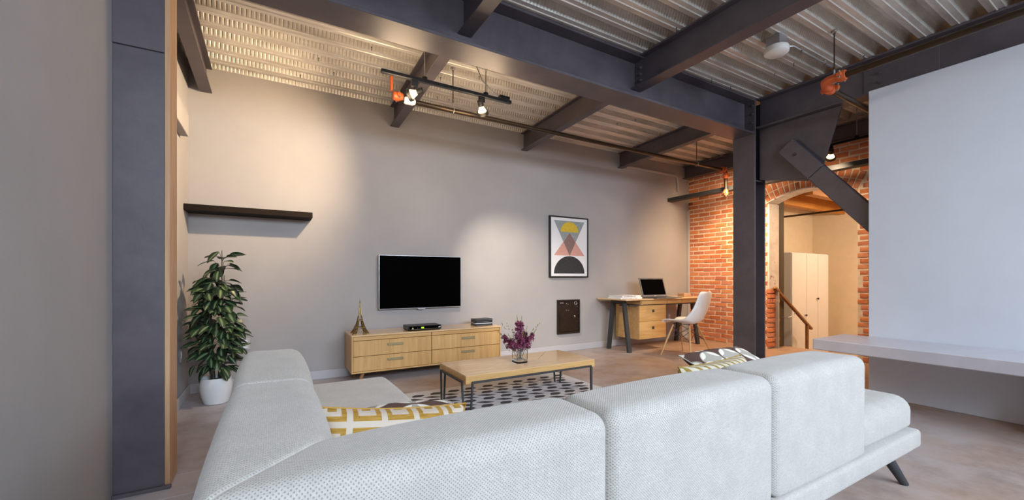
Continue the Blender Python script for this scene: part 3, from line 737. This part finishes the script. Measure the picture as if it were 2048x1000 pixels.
for (xa, ya, xb, yb) in ((CX0+ins, CY0, CX1-ins, CY0), (CX0+ins, CY1, CX1-ins, CY1), (CX0, CY0+ins, CX0, CY1-ins), (CX1, CY0+ins, CX1, CY1-ins)):
    sx = -.009 if xa == xb == CX0 else .009 if xa == xb else 0; sy = -.009 if ya == yb == CY0 else .009 if ya == yb else 0
    xa += sx-.0; xb += sx; ya += sy; yb += sy
    MB().bar((xa, ya, zr), (xb, yb, zr), .016, .016, (0,0,1), .002).build('rail', M['black'], ct)
    for (x, y) in ((xa, ya), (xb, yb)):
        fx = CX0+.02 if x < 1.9 else CX1-.02; fy = CY0+.02 if y < 3.18 else CY1-.02
        fx += (x-fx)*.6; fy += (y-fy)*.6
        MB().bar((x, y, zr+.008), (fx, fy, .013), .015, .015, (1,0,0), .002).build('leg', M['black'], ct)

# vase with flowers
vx, vy = 1.905, 3.13
vz = CZ
def pxw(): pass
vase = thing('glass_vase', 'square clear glass vase on the coffee table', 'vase', (vx, vy, vz))
w_ = .05
mb = MB(); outer = [(-w_, -w_), (w_, -w_), (w_, w_), (-w_, w_)]
iw = w_-.004
vs = [(vx+a, vy+b, vz) for a, b in outer]+[(vx+a, vy+b, vz+.135) for a, b in outer]+[(vx+a*iw/w_, vy+b*iw/w_, vz+.135) for a, b in outer]+[(vx+a*iw/w_, vy+b*iw/w_, vz+.028) for a, b in outer]
fs = [(0,3,2,1)]+[(i, (i+1) % 4, (i+1) % 4+4, i+4) for i in range(4)]+[(i+4, (i+1) % 4+4, (i+1) % 4+8, i+8) for i in range(4)]+[(i+8, (i+1) % 4+8, (i+1) % 4+12, i+12) for i in range(4)]+[(12,13,14,15)]
mb.add(vs, fs).build('glass_body', M['glass'], vase, smooth=0)
bq = thing('flower_bouquet', 'purple flower spikes with white sprigs standing in the glass vase', 'flowers', (vx, vy, vz+.03))
fr = random.Random(21)
RT = Vector((.8638, -.5038, 0)); FW = Vector((.5038, .8638, 0))
spikes = [(-.155, .02, .235), (-.02, .0, .36), (.015, .03, .35), (.115, -.02, .25), (-.075, -.03, .21), (.055, .04, .26), (.02, -.04, .22)]
for (dx, dy, hz) in spikes:
    base = Vector((vx, vy, vz+.034))+RT*dx*.12+FW*dy*.2; tip = Vector((vx, vy, vz))+RT*dx+FW*dy+Vector((0,0,hz)); midp = (base+tip)/2+Vector((0,0,.03))
    cv = [base*(1-t)**2+midp*2*t*(1-t)+tip*t*t for t in [k/10 for k in range(11)]]
    MB().tube(cv, .0025, 5).build('stem', M['green_stem'], bq)
    mb = MB()
    for k in range(74):
        t = .42+.58*(k/74)**1.0; q = base*(1-t)**2+midp*2*t*(1-t)+tip*t*t
        rad = .048*(1-.62*max(0, (t-.5)/.5)); d = Vector((fr.gauss(0,1), fr.gauss(0,1), fr.gauss(0,.7))).normalized(); q = q+d*rad*fr.uniform(.35, 1)
        up = d; a = up.orthogonal().normalized(); b = up.cross(a); ph = fr.uniform(0, 6); s = fr.uniform(.011, .018)
        for pth in range(5):
            an = ph+pth*2*math.pi/5; e1 = a*math.cos(an)+b*math.sin(an); e2 = a*math.cos(an+.5)+b*math.sin(an+.5); e0 = a*math.cos(an-.5)+b*math.sin(an-.5)
            mb.add([q, q+e0*s*.7+up*s*.25, q+e1*s*1.1+up*s*.4, q+e2*s*.7+up*s*.25], [(0,1,2,3)])
    mb.build('blossom_spike', M['petalp'], bq, smooth=0)
    mb = MB()
    for k in range(7):
        q = tip+(tip-midp).normalized()*(.006+.009*k)+Vector((fr.uniform(-.004,.004), fr.uniform(-.004,.004), 0))
        mb.lathe([(.001, -.006), (.0042-.0004*k, 0), (.001, .007)], 5, q)
    mb.tube([tip, tip+(tip-midp).normalized()*.06], .0012, 4).build('bud_tip', M['bud'], bq)
for (dx, dy, hz) in ((-.145, .04, .32), (-.105, .06, .315), (.165, .02, .325), (.12, .06, .28), (.10, .06, .22), (-.06, .06, .27)):
    base = Vector((vx, vy, vz+.05)); tip = base+RT*dx+FW*dy+Vector((0,0,hz-.05)); mb = MB(); mb.tube([base, base.lerp(tip, .5)+Vector((0,0,.01)), tip], .0012, 4)
    for k in range(46):
        q = base.lerp(tip, fr.uniform(.45, .97))+Vector((fr.gauss(0,.012), fr.gauss(0,.012), fr.gauss(0,.014))); s = fr.uniform(.002, .004); mb.add([q, q+Vector((s, s*.3, s)), q+Vector((0, s, s*1.6)), q+Vector((-s, -s*.3, s))], [(0,1,2,3)])
    mb.build('white_sprig', M['sprig'], bq, smooth=0)
    mb = MB()
    for k in range(5): mb.lathe([(.001, -.008), (.004, 0), (.001, .008)], 5, base.lerp(tip, .88+.05*k)+Vector((fr.uniform(-.008,.008), 0, fr.uniform(-.006,.006))))
    mb.build('bud_tip', M['bud'], bq)

# ------------------------------------------------------------------ media console and what stands on it
TX0, TX1, TYF, TYB_, TZ0, TZ1 = .69, 2.417, 4.42, 4.855, .114, .507
tv_s = thing('media_console', 'long oak media console with four drawers under the television', 'console', (1.55, 4.64, 0))
MB().box(TX0, TX1, TYF, TYB_, TZ1-.016, TZ1, .002).build('top_panel', M['oak_top'], tv_s)
MB().box(TX0, TX1, TYF, TYB_, TZ0, TZ0+.016, .002).build('bottom_panel', M['oak'], tv_s)
for x in (TX0, TX1-.016): MB().box(x, x+.016, TYF, TYB_, TZ0+.016, TZ1-.016, .002).build('side_panel', M['oak_z'], tv_s)
MB().box(TX0+.016, TX1-.016, TYF+.03, TYB_, TZ0+.016, TZ1-.016).build('carcass', M['gap'], tv_s)
XMID = 1.537
for (a, b) in ((TX0+.018, XMID-.003), (XMID+.003, TX1-.018)):
    MB().box(a, b, TYF+.006, TYF+.03, .450, .488, .002).build('fascia', M['oak'], tv_s)
    for (z0, z1) in ((.288, .445), (.133, .283)):
        d = MB().box(a, b, TYF+.004, TYF+.03, z0, z1, .002).build('drawer', M['oak_z'], tv_s)
        c = (a+b)/2+.015; zc_ = (z0+z1)/2+.025
        o = MB().box(c-.085, c+.085, TYF-.004, TYF+.006, zc_-.014, zc_+.014, .003).xform(lambda q: q-tv_s.location).build('handle', M['brass'], d, world=False)
for x in (.82, 2.28):
    for y in (4.50, 4.76):
        s = -1 if x < 1.5 else 1
        MB().tube([(x, y, TZ0), (x+s*.05, y-(.03 if y < 4.6 else -.02), 0)], [.022, .013], 10).build('leg', M['walnut'], tv_s)

# lattice tower figurine
fg = thing('tower_figurine', 'antique bronze lattice tower figurine on the left of the console', 'figurine', (.80, 4.585, TZ1))
H = .36
def hw(z):
    t = z/H; return .078*math.exp(-3.3*t)*(1-.0*t)+.004*(1-t)
def lw(z): return max(.0, min(.026, hw(z)*.42))
lv = [0, .018, .036, .054, .072, .09, .108, .126, .144]
for sx in (-1, 1):
    for sy in (-1, 1):
        mb = MB()
        def cr(z): 
            o_ = hw(z); i_ = o_-lw(z)*(1.0 if z < .13 else 1.3); return [Vector((sx*a, sy*b, z)) for a, b in ((o_, o_), (i_, o_), (i_, i_), (o_, i_))]
        for za, zb in zip(lv[:-1], lv[1:]):
            A, B = cr(za), cr(zb)
            for k in range(4):
                mb.bar(A[k], B[k], .004, .004); mb.bar(A[k], B[(k+1) % 4], .0024, .0024); mb.bar(A[(k+1) % 4], B[k], .0024, .0024)
        mb.build('leg', M['bronze'], fg, world=False, smooth=0)
for z, e_ in ((.066, .010), (.138, .006)):
    w = hw(z)+e_*.6; MB().box(-w, w, -w, w, z-.003, z+.005, .001).build('platform', M['bronze'], fg, world=False)
mb = MB(); lv2 = [.142+.0155*k for k in range(13)]
for za, zb in zip(lv2[:-1], lv2[1:]):
    a, b = hw(za), hw(zb); A = [Vector((i*a, j*a, za)) for i, j in ((-1,-1),(1,-1),(1,1),(-1,1))]; B = [Vector((i*b, j*b, zb)) for i, j in ((-1,-1),(1,-1),(1,1),(-1,1))]
    for k in range(4): mb.bar(A[k], B[k], .0034, .0034); mb.bar(A[k], B[(k+1) % 4], .0022, .0022); mb.bar(A[(k+1) % 4], B[k], .0022, .0022)
mb.build('upper_shaft', M['bronze'], fg, world=False, smooth=0)
MB().box(-.009, .009, -.009, .009, .326, .331).tube([(0,0,.331), (0,0,.345)], .004, 8).tube([(0,0,.345), (0,0,.372)], [.002, .0006], 6).build('spire', M['bronze'], fg, world=False)
for rot in range(4):
    mb = MB(); w = hw(0)-.028; pts = []
    for k in range(11):
        a = math.pi*k/10; pts.append((w*math.cos(a), -hw(.03)+.012*math.sin(a)*0+.006, .006+.048*math.sin(a)))
    mb.tube(pts, .0026, 5); mt = Matrix.Rotation(rot*math.pi/2, 3, 'Z'); mb.xform(lambda q: mt @ q); mb.build('arch', M['bronze'], fg, world=False)
for sx in (-1, 1):
    for sy in (-1, 1): MB().box(sx*.066-.016, sx*.066+.016, sy*.066-.016, sy*.066+.016, 0, .006, .001).build('foot', M['bronze'], fg, world=False)

bx = thing('set_top_box', 'black set-top box with a small green display on the console', 'electronics', (1.48, 4.58, TZ1))
MB().box(1.289, 1.67, 4.47, 4.69, TZ1+.006, TZ1+.054, .004).build('case', M['blackpl'], bx)
MB().box(1.30, 1.66, 4.466, 4.471, TZ1+.012, TZ1+.049, .001).build('front_panel', M['screen'], bx)
MB().box(1.432, 1.462, 4.464, 4.467, TZ1+.025, TZ1+.040).build('display', M['green'], bx)
MB().box(1.31, 1.655, 4.4645, 4.467, TZ1+.0175, TZ1+.0195).build('trim_line', M['brass'], bx)
MB().lathe([(.010, 0), (.010, .004), (.006, .005), (.001, .003)], 16, (1.335, 4.466, TZ1+.026), 0, Matrix.Rotation(R(90), 3, 'X')).build('dial', M['brass'], bx)
MB().box(1.388, 1.393, 4.464, 4.467, TZ1+.029, TZ1+.034).build('status_light', M['galv'], bx)
MB().box(1.632, 1.637, 4.464, 4.467, TZ1+.027, TZ1+.034).box(1.640, 1.645, 4.464, 4.467, TZ1+.027, TZ1+.037).box(1.648, 1.655, 4.464, 4.467, TZ1+.027, TZ1+.040).build('silver_mark', M['whitepl'], bx)
for x in (1.31, 1.65):
    for y in (4.49, 4.67): MB().lathe([(.01, 0), (.01, .006)], 10, (x, y, TZ1)).build('foot', M['blackpl'], bx)
cz = TZ1
for k, (dz, r, l) in enumerate(((.021, 4, 'bottom'), (.021, -3, 'second from bottom'), (.021, 6, 'third from bottom'), (.021, 1, 'topmost'))):
    t = thing('disc_case', 'black disc case, %s in the stack on the console' % l, 'case', (2.245, 4.60, cz), R(r), 'disc cases on the console')
    MB().box(-.115, .115, -.075, .075, 0, .006, .001).build('lower_cover', M['blackpl'], t, world=False)
    MB().box(-.112, .112, -.072, .072, .006, .014).build('disc_tray', M['greypl'] if k != 1 else M['whitepl'], t, world=False)
    MB().box(-.115, .115, -.075, .075, .014, .020, .001).build('upper_cover', M['blackpl'], t, world=False)
    cz += dz

# television
tv = thing('television', 'wall-mounted flat television with black screen and thin silver frame', 'television', (1.556, 4.86, 1.045))
MB().box(1.046, 2.066, 4.825, 4.85, .729, 1.363, .004).build('housing', M['bezel'], tv)
MB().box(1.056, 2.058, 4.8225, 4.826, .738, 1.355).build('screen', M['screen'], tv)
MB().box(1.3, 1.8, 4.85, 4.88, .85, 1.25, .003).build('wall_bracket', M['blackpl'], tv)
MB().prism([(1.50, .730), (1.515, .716), (1.585, .716), (1.60, .730)], 'y', 4.823, 4.845).build('logo_bar', M['bezel'], tv)

# shelf
tag(MB().box(XL, .35, 4.63, YB, 1.706, 1.762, .003).build('wall_shelf', M['shelf']), 'dark espresso floating shelf above the plant', 'shelf')
# outlets
def outlet(label, x, z):
    t = thing('wall_outlet', label, 'outlet', (x, YB, z))
    MB().box(x-.037, x+.037, YB-.006, YB, z-.058, z+.058, .002).build('cover_plate', M['trim'], t)
    for s in (-1, 1):
        f = MB().box(x-.017, x+.017, YB-.009, YB-.006, z+s*.026-.015, z+s*.026+.015, .003).build('socket', M['whitepl'], t)
        for d in (-.006, .006): MB().box(x+d-.0015, x+d+.0015, YB-.0096, YB-.0088, z+s*.026-.003, z+s*.026+.007).xform(lambda q: q-t.location).build('slot', M['blackpl'], f, world=False)
outlet('white wall outlet low beside the potted plant', -.235, .436); outlet('white wall outlet under the desk near the brick', 6.07, .40)
t = thing('wall_outlet', 'small pale outlet plate on the side wall left of the plant', 'outlet', (XL, 4.5, .43))
MB().box(XL, XL+.006, 4.465, 4.535, .372, .488, .002).build('cover_plate', M['trim'], t)
MB().box(XL+.006, XL+.009, 4.485, 4.515, .40, .46, .002).build('socket', M['whitepl'], t)

# ------------------------------------------------------------------ framed print
fp = thing('framed_print', 'black-framed abstract print of triangles and half circles on the wall', 'picture', (3.82, YB, 1.10))
FX0, FX1, FZ0, FZ1 = 3.459, 4.181, 1.10, 2.003; fy = 4.84
for nm, b in (('frame_rail', (FX0, FX1, fy, YB, FZ0, FZ0+.02)), ('frame_rail', (FX0, FX1, fy, YB, FZ1-.02, FZ1)), ('frame_stile', (FX0, FX0+.02, fy, YB, FZ0+.02, FZ1-.02)), ('frame_stile', (FX1-.02, FX1, fy, YB, FZ0+.02, FZ1-.02))):
    MB().box(*b, .002).build(nm, M['blackpl'], fp)
MB().box(FX0+.02, FX1-.02, fy+.012, YB, FZ0+.02, FZ1-.02).build('paper', M['paper'], fp)
pw_, ph_ = FX1-FX0-.04, FZ1-FZ0-.04
def P2(u, v): return (FX0+.02+u*pw_, FZ1-.02-v*ph_)
def shape(name, pts, mat, d): MB().prism([P2(*q) for q in pts], 'y', fy+.012-d, fy+.012).build(name, M[mat], fp, smooth=0)
shape('grey_triangle', [(.085, .05), (.925, .05), (.505, .65)], 'print_grey', .0008)
shape('pink_triangle', [(.085, .645), (.925, .645), (.505, .255)], 'print_pink', .0014)
shape('brown_diamond', [(.505, .255), (.342, .415), (.505, .65), (.668, .415)], 'print_brown', .0020)
ar = [(.505+.245*math.cos(math.pi*k/24), .24-.175*math.sin(math.pi*k/24)) for k in range(25)]; shape('yellow_half_circle', ar, 'print_yel', .0026)
ar = [(.505+.42*math.cos(math.pi*k/28), .955-.30*math.sin(math.pi*k/28)) for k in range(29)]; shape('black_half_circle', ar, 'print_black', .0008)

# iron wall hatch
ht = thing('wall_hatch', 'dark brown iron hatch door set low in the wall below the print', 'hatch', (3.81, YB, .264))
HX0, HX1, HZ0, HZ1 = 3.605, 4.02, .264, .77; hy = 4.845
for b in ((HX0, HX1, hy, YB, HZ0, HZ0+.028), (HX0, HX1, hy, YB, HZ1-.022, HZ1), (HX0, HX0+.03, hy, YB, HZ0+.028, HZ1-.022), (HX1-.022, HX1, hy, YB, HZ0+.028, HZ1-.022)): MB().box(*b, .003).build('frame', M['iron'], ht)
MB().box(HX0+.03, HX1-.022, hy+.02, YB, HZ0+.028, HZ1-.022).build('back_plate', M['iron'], ht)
dp = [(HX0+.04, HZ0+.035), (HX1-.05, HZ0+.035), (HX1-.05, .665)]+[(HX1-.05-(HX1-HX0-.09)*k/8, .665+.012*math.sin(math.pi*k/8)) for k in range(1, 8)]+[(HX0+.04, .665)]
dr = MB().prism(dp, 'y', hy+.008, hy+.021, .002).build('door', M['iron'], ht)
MB().box(HX0+.05, HX0+.115, hy+.014, hy+.021, .715, .73, .002).build('name_plate', M['galv'], ht)
def ring(c, r, rt, mat, nm):
    MB().tube([(c[0]+r*math.cos(2*math.pi*k/20), c[1], c[2]+r*math.sin(2*math.pi*k/20)) for k in range(21)], rt, 6).build(nm, M[mat], ht)
ring((HX1-.075, hy+.012, .715), .024, .004, 'galv', 'dial_ring'); ring((HX1-.10, hy+.004, .52), .011, .003, 'chrome', 'latch_ring')
MB().box(HX1-.102, HX1-.098, hy+.002, hy+.01, .49, .51).build('latch_tongue', M['chrome'], ht)
for q in ((HX0+.17, .715), (HX0+.2, .70), (HX0+.16, .615), (HX0+.20, .612)): MB().lathe([(.006, 0), (.005, .004), (.001, .006)], 8, (q[0], hy+(.02 if q[1] > .68 else .008), q[1]), 0, Matrix.Rotation(R(90), 3, 'X')).build('rivet', M['galv'], ht)
for k in range(7): MB().lathe([(.004, 0), (.001, .004)], 6, (HX1-.036, hy+.02, .33+.055*k), 0, Matrix.Rotation(R(90), 3, 'X')).build('rivet', M['galv'], ht)

# ------------------------------------------------------------------ desk
dk = thing('writing_desk', 'oak desk with black A-frame legs and a two-drawer pedestal', 'desk', (5.3, 4.52, 0))
MB().prism([(4.36, 4.24), (6.22, 4.24), (6.22, 4.84), (4.36, 4.84)], 'z', .764, .784, .003).build('desktop', M['oak_top'], dk)
MB().box(4.72, 6.12, 4.30, 4.80, .692, .763, .002).build('apron', M['oak'], dk)
for (a, b) in ((4.73, 5.26), (5.30, 5.64), (5.655, 6.10)): MB().box(a, b, 4.292, 4.301, .697, .760, .0015).build('drawer', M['oak'], dk)
MB().bar((4.5, 4.50, .683), (6.08, 4.50, .683), .03, .018, (0,0,1)).bar((4.5, 4.32, .683), (6.08, 4.32, .683), .018, .018).build('crossbar', M['black'], dk)
for x in (4.50, 6.07):
    MB().box(x-.03, x+.03, 4.40, 4.66, .715, .764, .003).build('leg_bracket', M['black'], dk)
    for (ya, yb) in ((4.42, 4.31), (4.64, 4.735)):
        MB().hexa([(x-.033, yb-.022, 0), (x+.033, yb-.022, 0), (x+.033, yb+.022, 0), (x-.033, yb+.022, 0), (x-.033, ya-.022, .74), (x+.033, ya-.022, .74), (x+.033, ya+.022, .74), (x-.033, ya+.022, .74)], .003).build('leg', M['black'], dk)
pd = MB().box(4.69, 5.28, 4.315, 4.78, .174, .682, .003).build('pedestal', M['oak'], dk)
for (z0, z1) in ((.445, .680), (.178, .440)):
    d = MB().box(4.692, 5.278, 4.30, 4.316, z0, z1, .002).build('drawer', M['oak'], dk)
    c = (z0+z1)/2+.03; MB().box(4.97, 5.01, 4.292, 4.301, c-.02, c+.02, .002).xform(lambda q: q-dk.location).build('pull', M['black'], d, world=False)
lt = thing('laptop', 'open dark grey laptop with black screen on the desk', 'laptop', (5.20, 4.44, .784), R(-6))
LW = .50
MB().box(-LW/2, LW/2, -.30, .0, 0, .014, .004).build('base', M['greypl'], lt, world=False)
MB().box(-LW/2+.04, LW/2-.04, -.16, -.03, .014, .0155).build('keyboard', M['blackpl'], lt, world=False)
MB().box(-.05, .05, -.27, -.19, .014, .0148).build('touchpad', M['blackpl'], lt, world=False)
tilt = Matrix.Rotation(R(-18), 3, 'X'); up_ = lambda q: tilt @ (q-Vector((0, 0, .012)))+Vector((0, .0, .012))
lid = MB().box(-LW/2, LW/2, -.004, .010, .012, .325, .004).xform(up_).build('lid', M['greypl'], lt, world=False)
MB().box(-LW/2+.022, LW/2-.022, -.0052, -.0038, .045, .30).xform(up_).build('screen', M['screen'], lt, world=False)
MB().box(-.016, .016, -.0052, -.0038, .025, .033).xform(up_).build('maker_mark', M['bezel'], lt, world=False)
z = .784
for (L_, r, l, th) in ((.46, 2, 'lower white paperback lying flat on the desk', .02), (.42, 4, 'upper white paperback lying on the lower one', .028)):
    b = thing('paperback_book', l, 'book', (4.60, 4.50, z), R(r), 'white paperbacks on the desk')
    MB().box(-L_/2, L_/2, -.13, .13, 0, .002).box(-L_/2, L_/2, -.13, .13, th-.002, th).box(-L_/2, L_/2, -.1305, -.128, 0, th).build('cover', M['whitepl'], b, world=False)
    MB().box(-L_/2+.004, L_/2-.004, -.126, .126, .002, th-.002).build('pages', M['paper'], b, world=False)
    rr = random.Random(9); mb = MB(); x = -L_/2+.05
    while x < L_/2-.12:
        ww = rr.uniform(.006, .016); mb.box(x, x+ww, -.1315, -.1303, th*.3, th*.68); x += ww+rr.uniform(.004, .02)
    mb.build('spine_print', M['print_black'], b, world=False); z += th
tag(MB().box(5.93, 6.10, 4.46, 4.60, .784, .838, .006).build('storage_box', plain('kraft_card', srgb(178, 148, 122), .8)), 'small kraft box on the desk end by the brick', 'box')

# ------------------------------------------------------------------ shell chair
chr_ = thing('shell_chair', 'white moulded shell chair with wooden dowel legs at the desk', 'chair', (5.09, 3.80, 0), R(14))
prof = [(.235, .452), (.225, .468), (.19, .474), (.10, .466), (.0, .452), (-.09, .448), (-.155, .466), (-.20, .51), (-.235, .58), (-.262, .66), (-.285, .75), (-.303, .84), (-.31, .885), (-.312, .905)]
wid = [.20, .215, .230, .242, .252, .260, .262, .262, .260, .256, .248, .232, .20, .14]
def smooth_chain(vals, k):
    out = []
    for i in range(len(vals)-1):
        for s in range(k):
            t = s/k; p0 = vals[max(i-1, 0)]; p1 = vals[i]; p2 = vals[i+1]; p3 = vals[min(i+2, len(vals)-1)]
            out.append(.5*((2*p1)+(-p0+p2)*t+(2*p0-5*p1+4*p2-p3)*t*t+(-p0+3*p1-3*p2+p3)*t**3))
    return out+[vals[-1]]
pv = smooth_chain([Vector(q) for q in prof], 3); wv = smooth_chain(wid, 3)
P = []
for i, (q, w) in enumerate(zip(pv, wv)):
    t = i/(len(pv)-1); row = []
    d = (pv[min(i+1, len(pv)-1)]-pv[max(i-1, 0)]).normalized(); nrm = Vector((-d.y, d.x))
    if nrm.y < 0 and t < .4: nrm = -nrm
    nrm = Vector((max(0, nrm.x) if False else abs(nrm.x), abs(nrm.y)))
    cup = .03+.075*math.exp(-((t-.48)/.22)**2)+.03*max(0, t-.5)
    for j in range(15):
        u = -1+2*j/14; c = cup*abs(u)**2.6
        row.append((w*u, q.x+nrm.x*c, q.y+nrm.y*c*.95))
    P.append(row)
sh = MB().grid(P).build('shell', M['whitepl'], chr_, world=False, smooth=80)
md = sh.modifiers.new('thick', 'SOLIDIFY'); md.thickness = .008; md.offset = 0
lg = [(-.285, .24), (.26, .16), (-.24, -.165), (.25, -.26)]; tp = [(-.125, .13), (.125, .13), (-.125, -.10), (.125, -.10)]
for (a, b), (c, d) in zip(lg, tp):
    MB().tube([(c, d, .43), (c+(a-c)*.5, d+(b-d)*.5, .22), (a, b, 0)], [.013, .013, .0095], 10).build('leg', M['beech'], chr_, world=False)
    MB().tube([(c*.9, d*.9, .452), (c, d, .40)], .007, 6).build('leg_mount', M['black'], chr_, world=False)
def at(k, s): return (tp[k][0]+(lg[k][0]-tp[k][0])*s, tp[k][1]+(lg[k][1]-tp[k][1])*s, .43*(1-s))
for a, b in ((0, 1), (2, 3), (0, 2), (1, 3)):
    MB().tube([at(a, .06), at(b, .52)], .004, 6).tube([at(b, .06), at(a, .52)], .004, 6).build('wire_brace', M['black'], chr_, world=False)
MB().bar((-.125, .13, .446), (-.125, -.10, .440), .02, .006).bar((.125, .13, .446), (.125, -.10, .440), .02, .006).build('seat_bracket', M['black'], chr_, world=False)

# ------------------------------------------------------------------ potted plant
pl = thing('potted_plant', 'tall bushy variegated green plant standing in the corner', 'plant', (-.43, 4.43, 0))
pot = thing('plant_pot', 'white rounded ceramic pot under the tall corner plant', 'pot', (-.43, 4.43, 0))
MB().lathe([(.082, 0), (.09, .004), (.108, .06), (.119, .12), (.122, .16), (.117, .20), (.108, .225), (.105, .226), (.100, .215), (.102, .19)], 32).build('pot_body', M['pot'], pot, world=False)
MB().lathe([(.10, .18), (.10, .195), (.05, .2), (.001, .203)], 20).build('soil', M['soil'], pot, world=False)
pr_ = random.Random(17)
stems = []
for k in range(6):
    a = k*1.05; base = Vector((.035*math.cos(a), .035*math.sin(a), .20)); hgt = (1.34, 1.12, 1.05, .98, .92, .86)[k]; sp_ = .0 if k == 0 else .10
    tip = Vector((.04 if k == 0 else sp_*math.cos(a), sp_*math.sin(a) if k else 0, hgt)); mid = (base+tip)/2+Vector((.01*math.cos(a+1), .01*math.sin(a+1), 0))
    cv = [base*(1-t)**2+mid*2*t*(1-t)+tip*t*t for t in [i/12 for i in range(13)]]; stems.append(cv)
    MB().tube(cv, [.009-.0062*i/12 for i in range(13)], 7).build('stem', M['stem'], pl, world=False)
def leaf_mesh(bend):
    P = []; UV = []; N = 8
    for i in range(N+1):
        t = i/N; w = .5*math.sin(math.pi*min(1, t*.97+.03)**.85)**.8 if t < 1 else 0.001; w = max(w, .004)*.58; z = -bend*t*t+.06*t
        P.append([(t, -w, z+.10*w*2.2), (t, -w*.5, z+.03), (t, 0, z), (t, w*.5, z+.03), (t, w, z+.10*w*2.2)]); UV.append([(t, -1), (t, -.5), (t, 0), (t, .5), (t, 1)])
    return MB().grid(P, UV).mesh('leaf', M['leaf'], 80)
LM = [leaf_mesh(b) for b in (.15, .30, .48, .22)]
def add_leaf(pos, az, pitch, ln, k):
    o = bpy.data.objects.new('leaf', LM[k % 4]); COL.objects.link(o); o.parent = pl; o.location = pos
    o.rotation_euler = (pr_.uniform(-.5, .5), pitch, az); o.scale = (ln, ln*pr_.uniform(.95, 1.2), ln); return o
cnt = 0; twigs = MB()
while cnt < 286:
    hz = .30+.80*pr_.random()**.92
    if cnt < 18: hz = pr_.uniform(1.12, 1.34)
    rad = .215*(1-.45*max(0, (hz-.75)/.4))*(1-.18*max(0, (.45-hz)/.2)) if hz < 1.1 else .10
    az = pr_.uniform(0, 2*math.pi); rr = rad*(pr_.random()**.55)*.82
    pos = Vector((rr*math.cos(az)+(.02 if hz > 1.1 else 0), rr*math.sin(az), hz))
    if cnt < 18: pos = Vector((.04, 0, hz))+Vector((math.cos(az), math.sin(az), 0))*pr_.uniform(.015, .07)
    ln = pr_.uniform(.09, .14)
    tipx = pos.x+ln*math.cos(az)
    if tipx < -.245 or pos.y+ln*math.sin(az) > .42 or pos.x < -.2: continue
    add_leaf(pos, az+pr_.uniform(-.6, .6), pr_.uniform(-.25, .85), ln, cnt)
    cv = min(stems, key=lambda c: min((q-pos).length for q in c)) if cnt > 18 else stems[0]
    q = min(cv, key=lambda s: (s-(pos-Vector((0,0,.05)))).length); twigs.tube([q, q.lerp(pos, .5)+Vector((0,0,.012)), pos], .0016, 4)
    cnt += 1
twigs.build('twigs', M['stem'], pl, world=False)['kind'] = 'stuff'

# ------------------------------------------------------------------ beyond the arch
hr = thing('stair_handrail', 'wooden handrail on grey posts sloping down beyond the arch', 'handrail', (7.2, 3.42, 0))
MB().bar((6.70, 3.43, .945), (7.84, 3.43, .235), .05, .035, (0,0,1), .004).build('rail', M['railwood'], hr)
MB().box(6.76, 6.80, 3.41, 3.45, 0, .90, .002).build('post', M['galv'], hr)
MB().box(7.68, 7.72, 3.41, 3.45, -.365, .31, .002).build('post', M['railwood'], hr)
MB().tube([(7.0, 3.48, .47), (7.0, 3.38, .47), (7.18, 3.38, .50), (7.2, 3.38, .54)], .008, 6).build('grab_bar', M['galv'], hr)
cl_y = 3.62
edges = [7.62, 8.10, 8.52, 8.92]
for k in range(3):
    a, b = edges[k], edges[k+1]
    c = thing('closet_cabinet', ('tall cream closet cabinet nearest the timber post beyond the arch', 'tall cream closet cabinet in the middle of the row beyond the arch', 'tall cream closet cabinet farthest back in the row beyond the arch')[k], 'cabinet', ((a+b)/2, 3.9, -.55), 0, 'closet cabinets beyond the arch')
    MB().box(a+.001, b-.001, cl_y+.02, 4.205, -.55, 1.53, .003).build('body', M['closet'], c)
    d = MB().box(a+.006, b-.006, cl_y, cl_y+.02, -.48, 1.52, .003).build('door', M['closet'], c)
    if k < 2: MB().lathe([(.008, 0), (.008, .015), (.018, .02), (.018, .032), (.001, .036)], 12, (b-.045 if k == 0 else b-.04, cl_y, (.44, .72)[k]), 0, Matrix.Rotation(R(90), 3, 'X')).xform(lambda q: q-c.location).build('knob', M['black'], d, world=False)
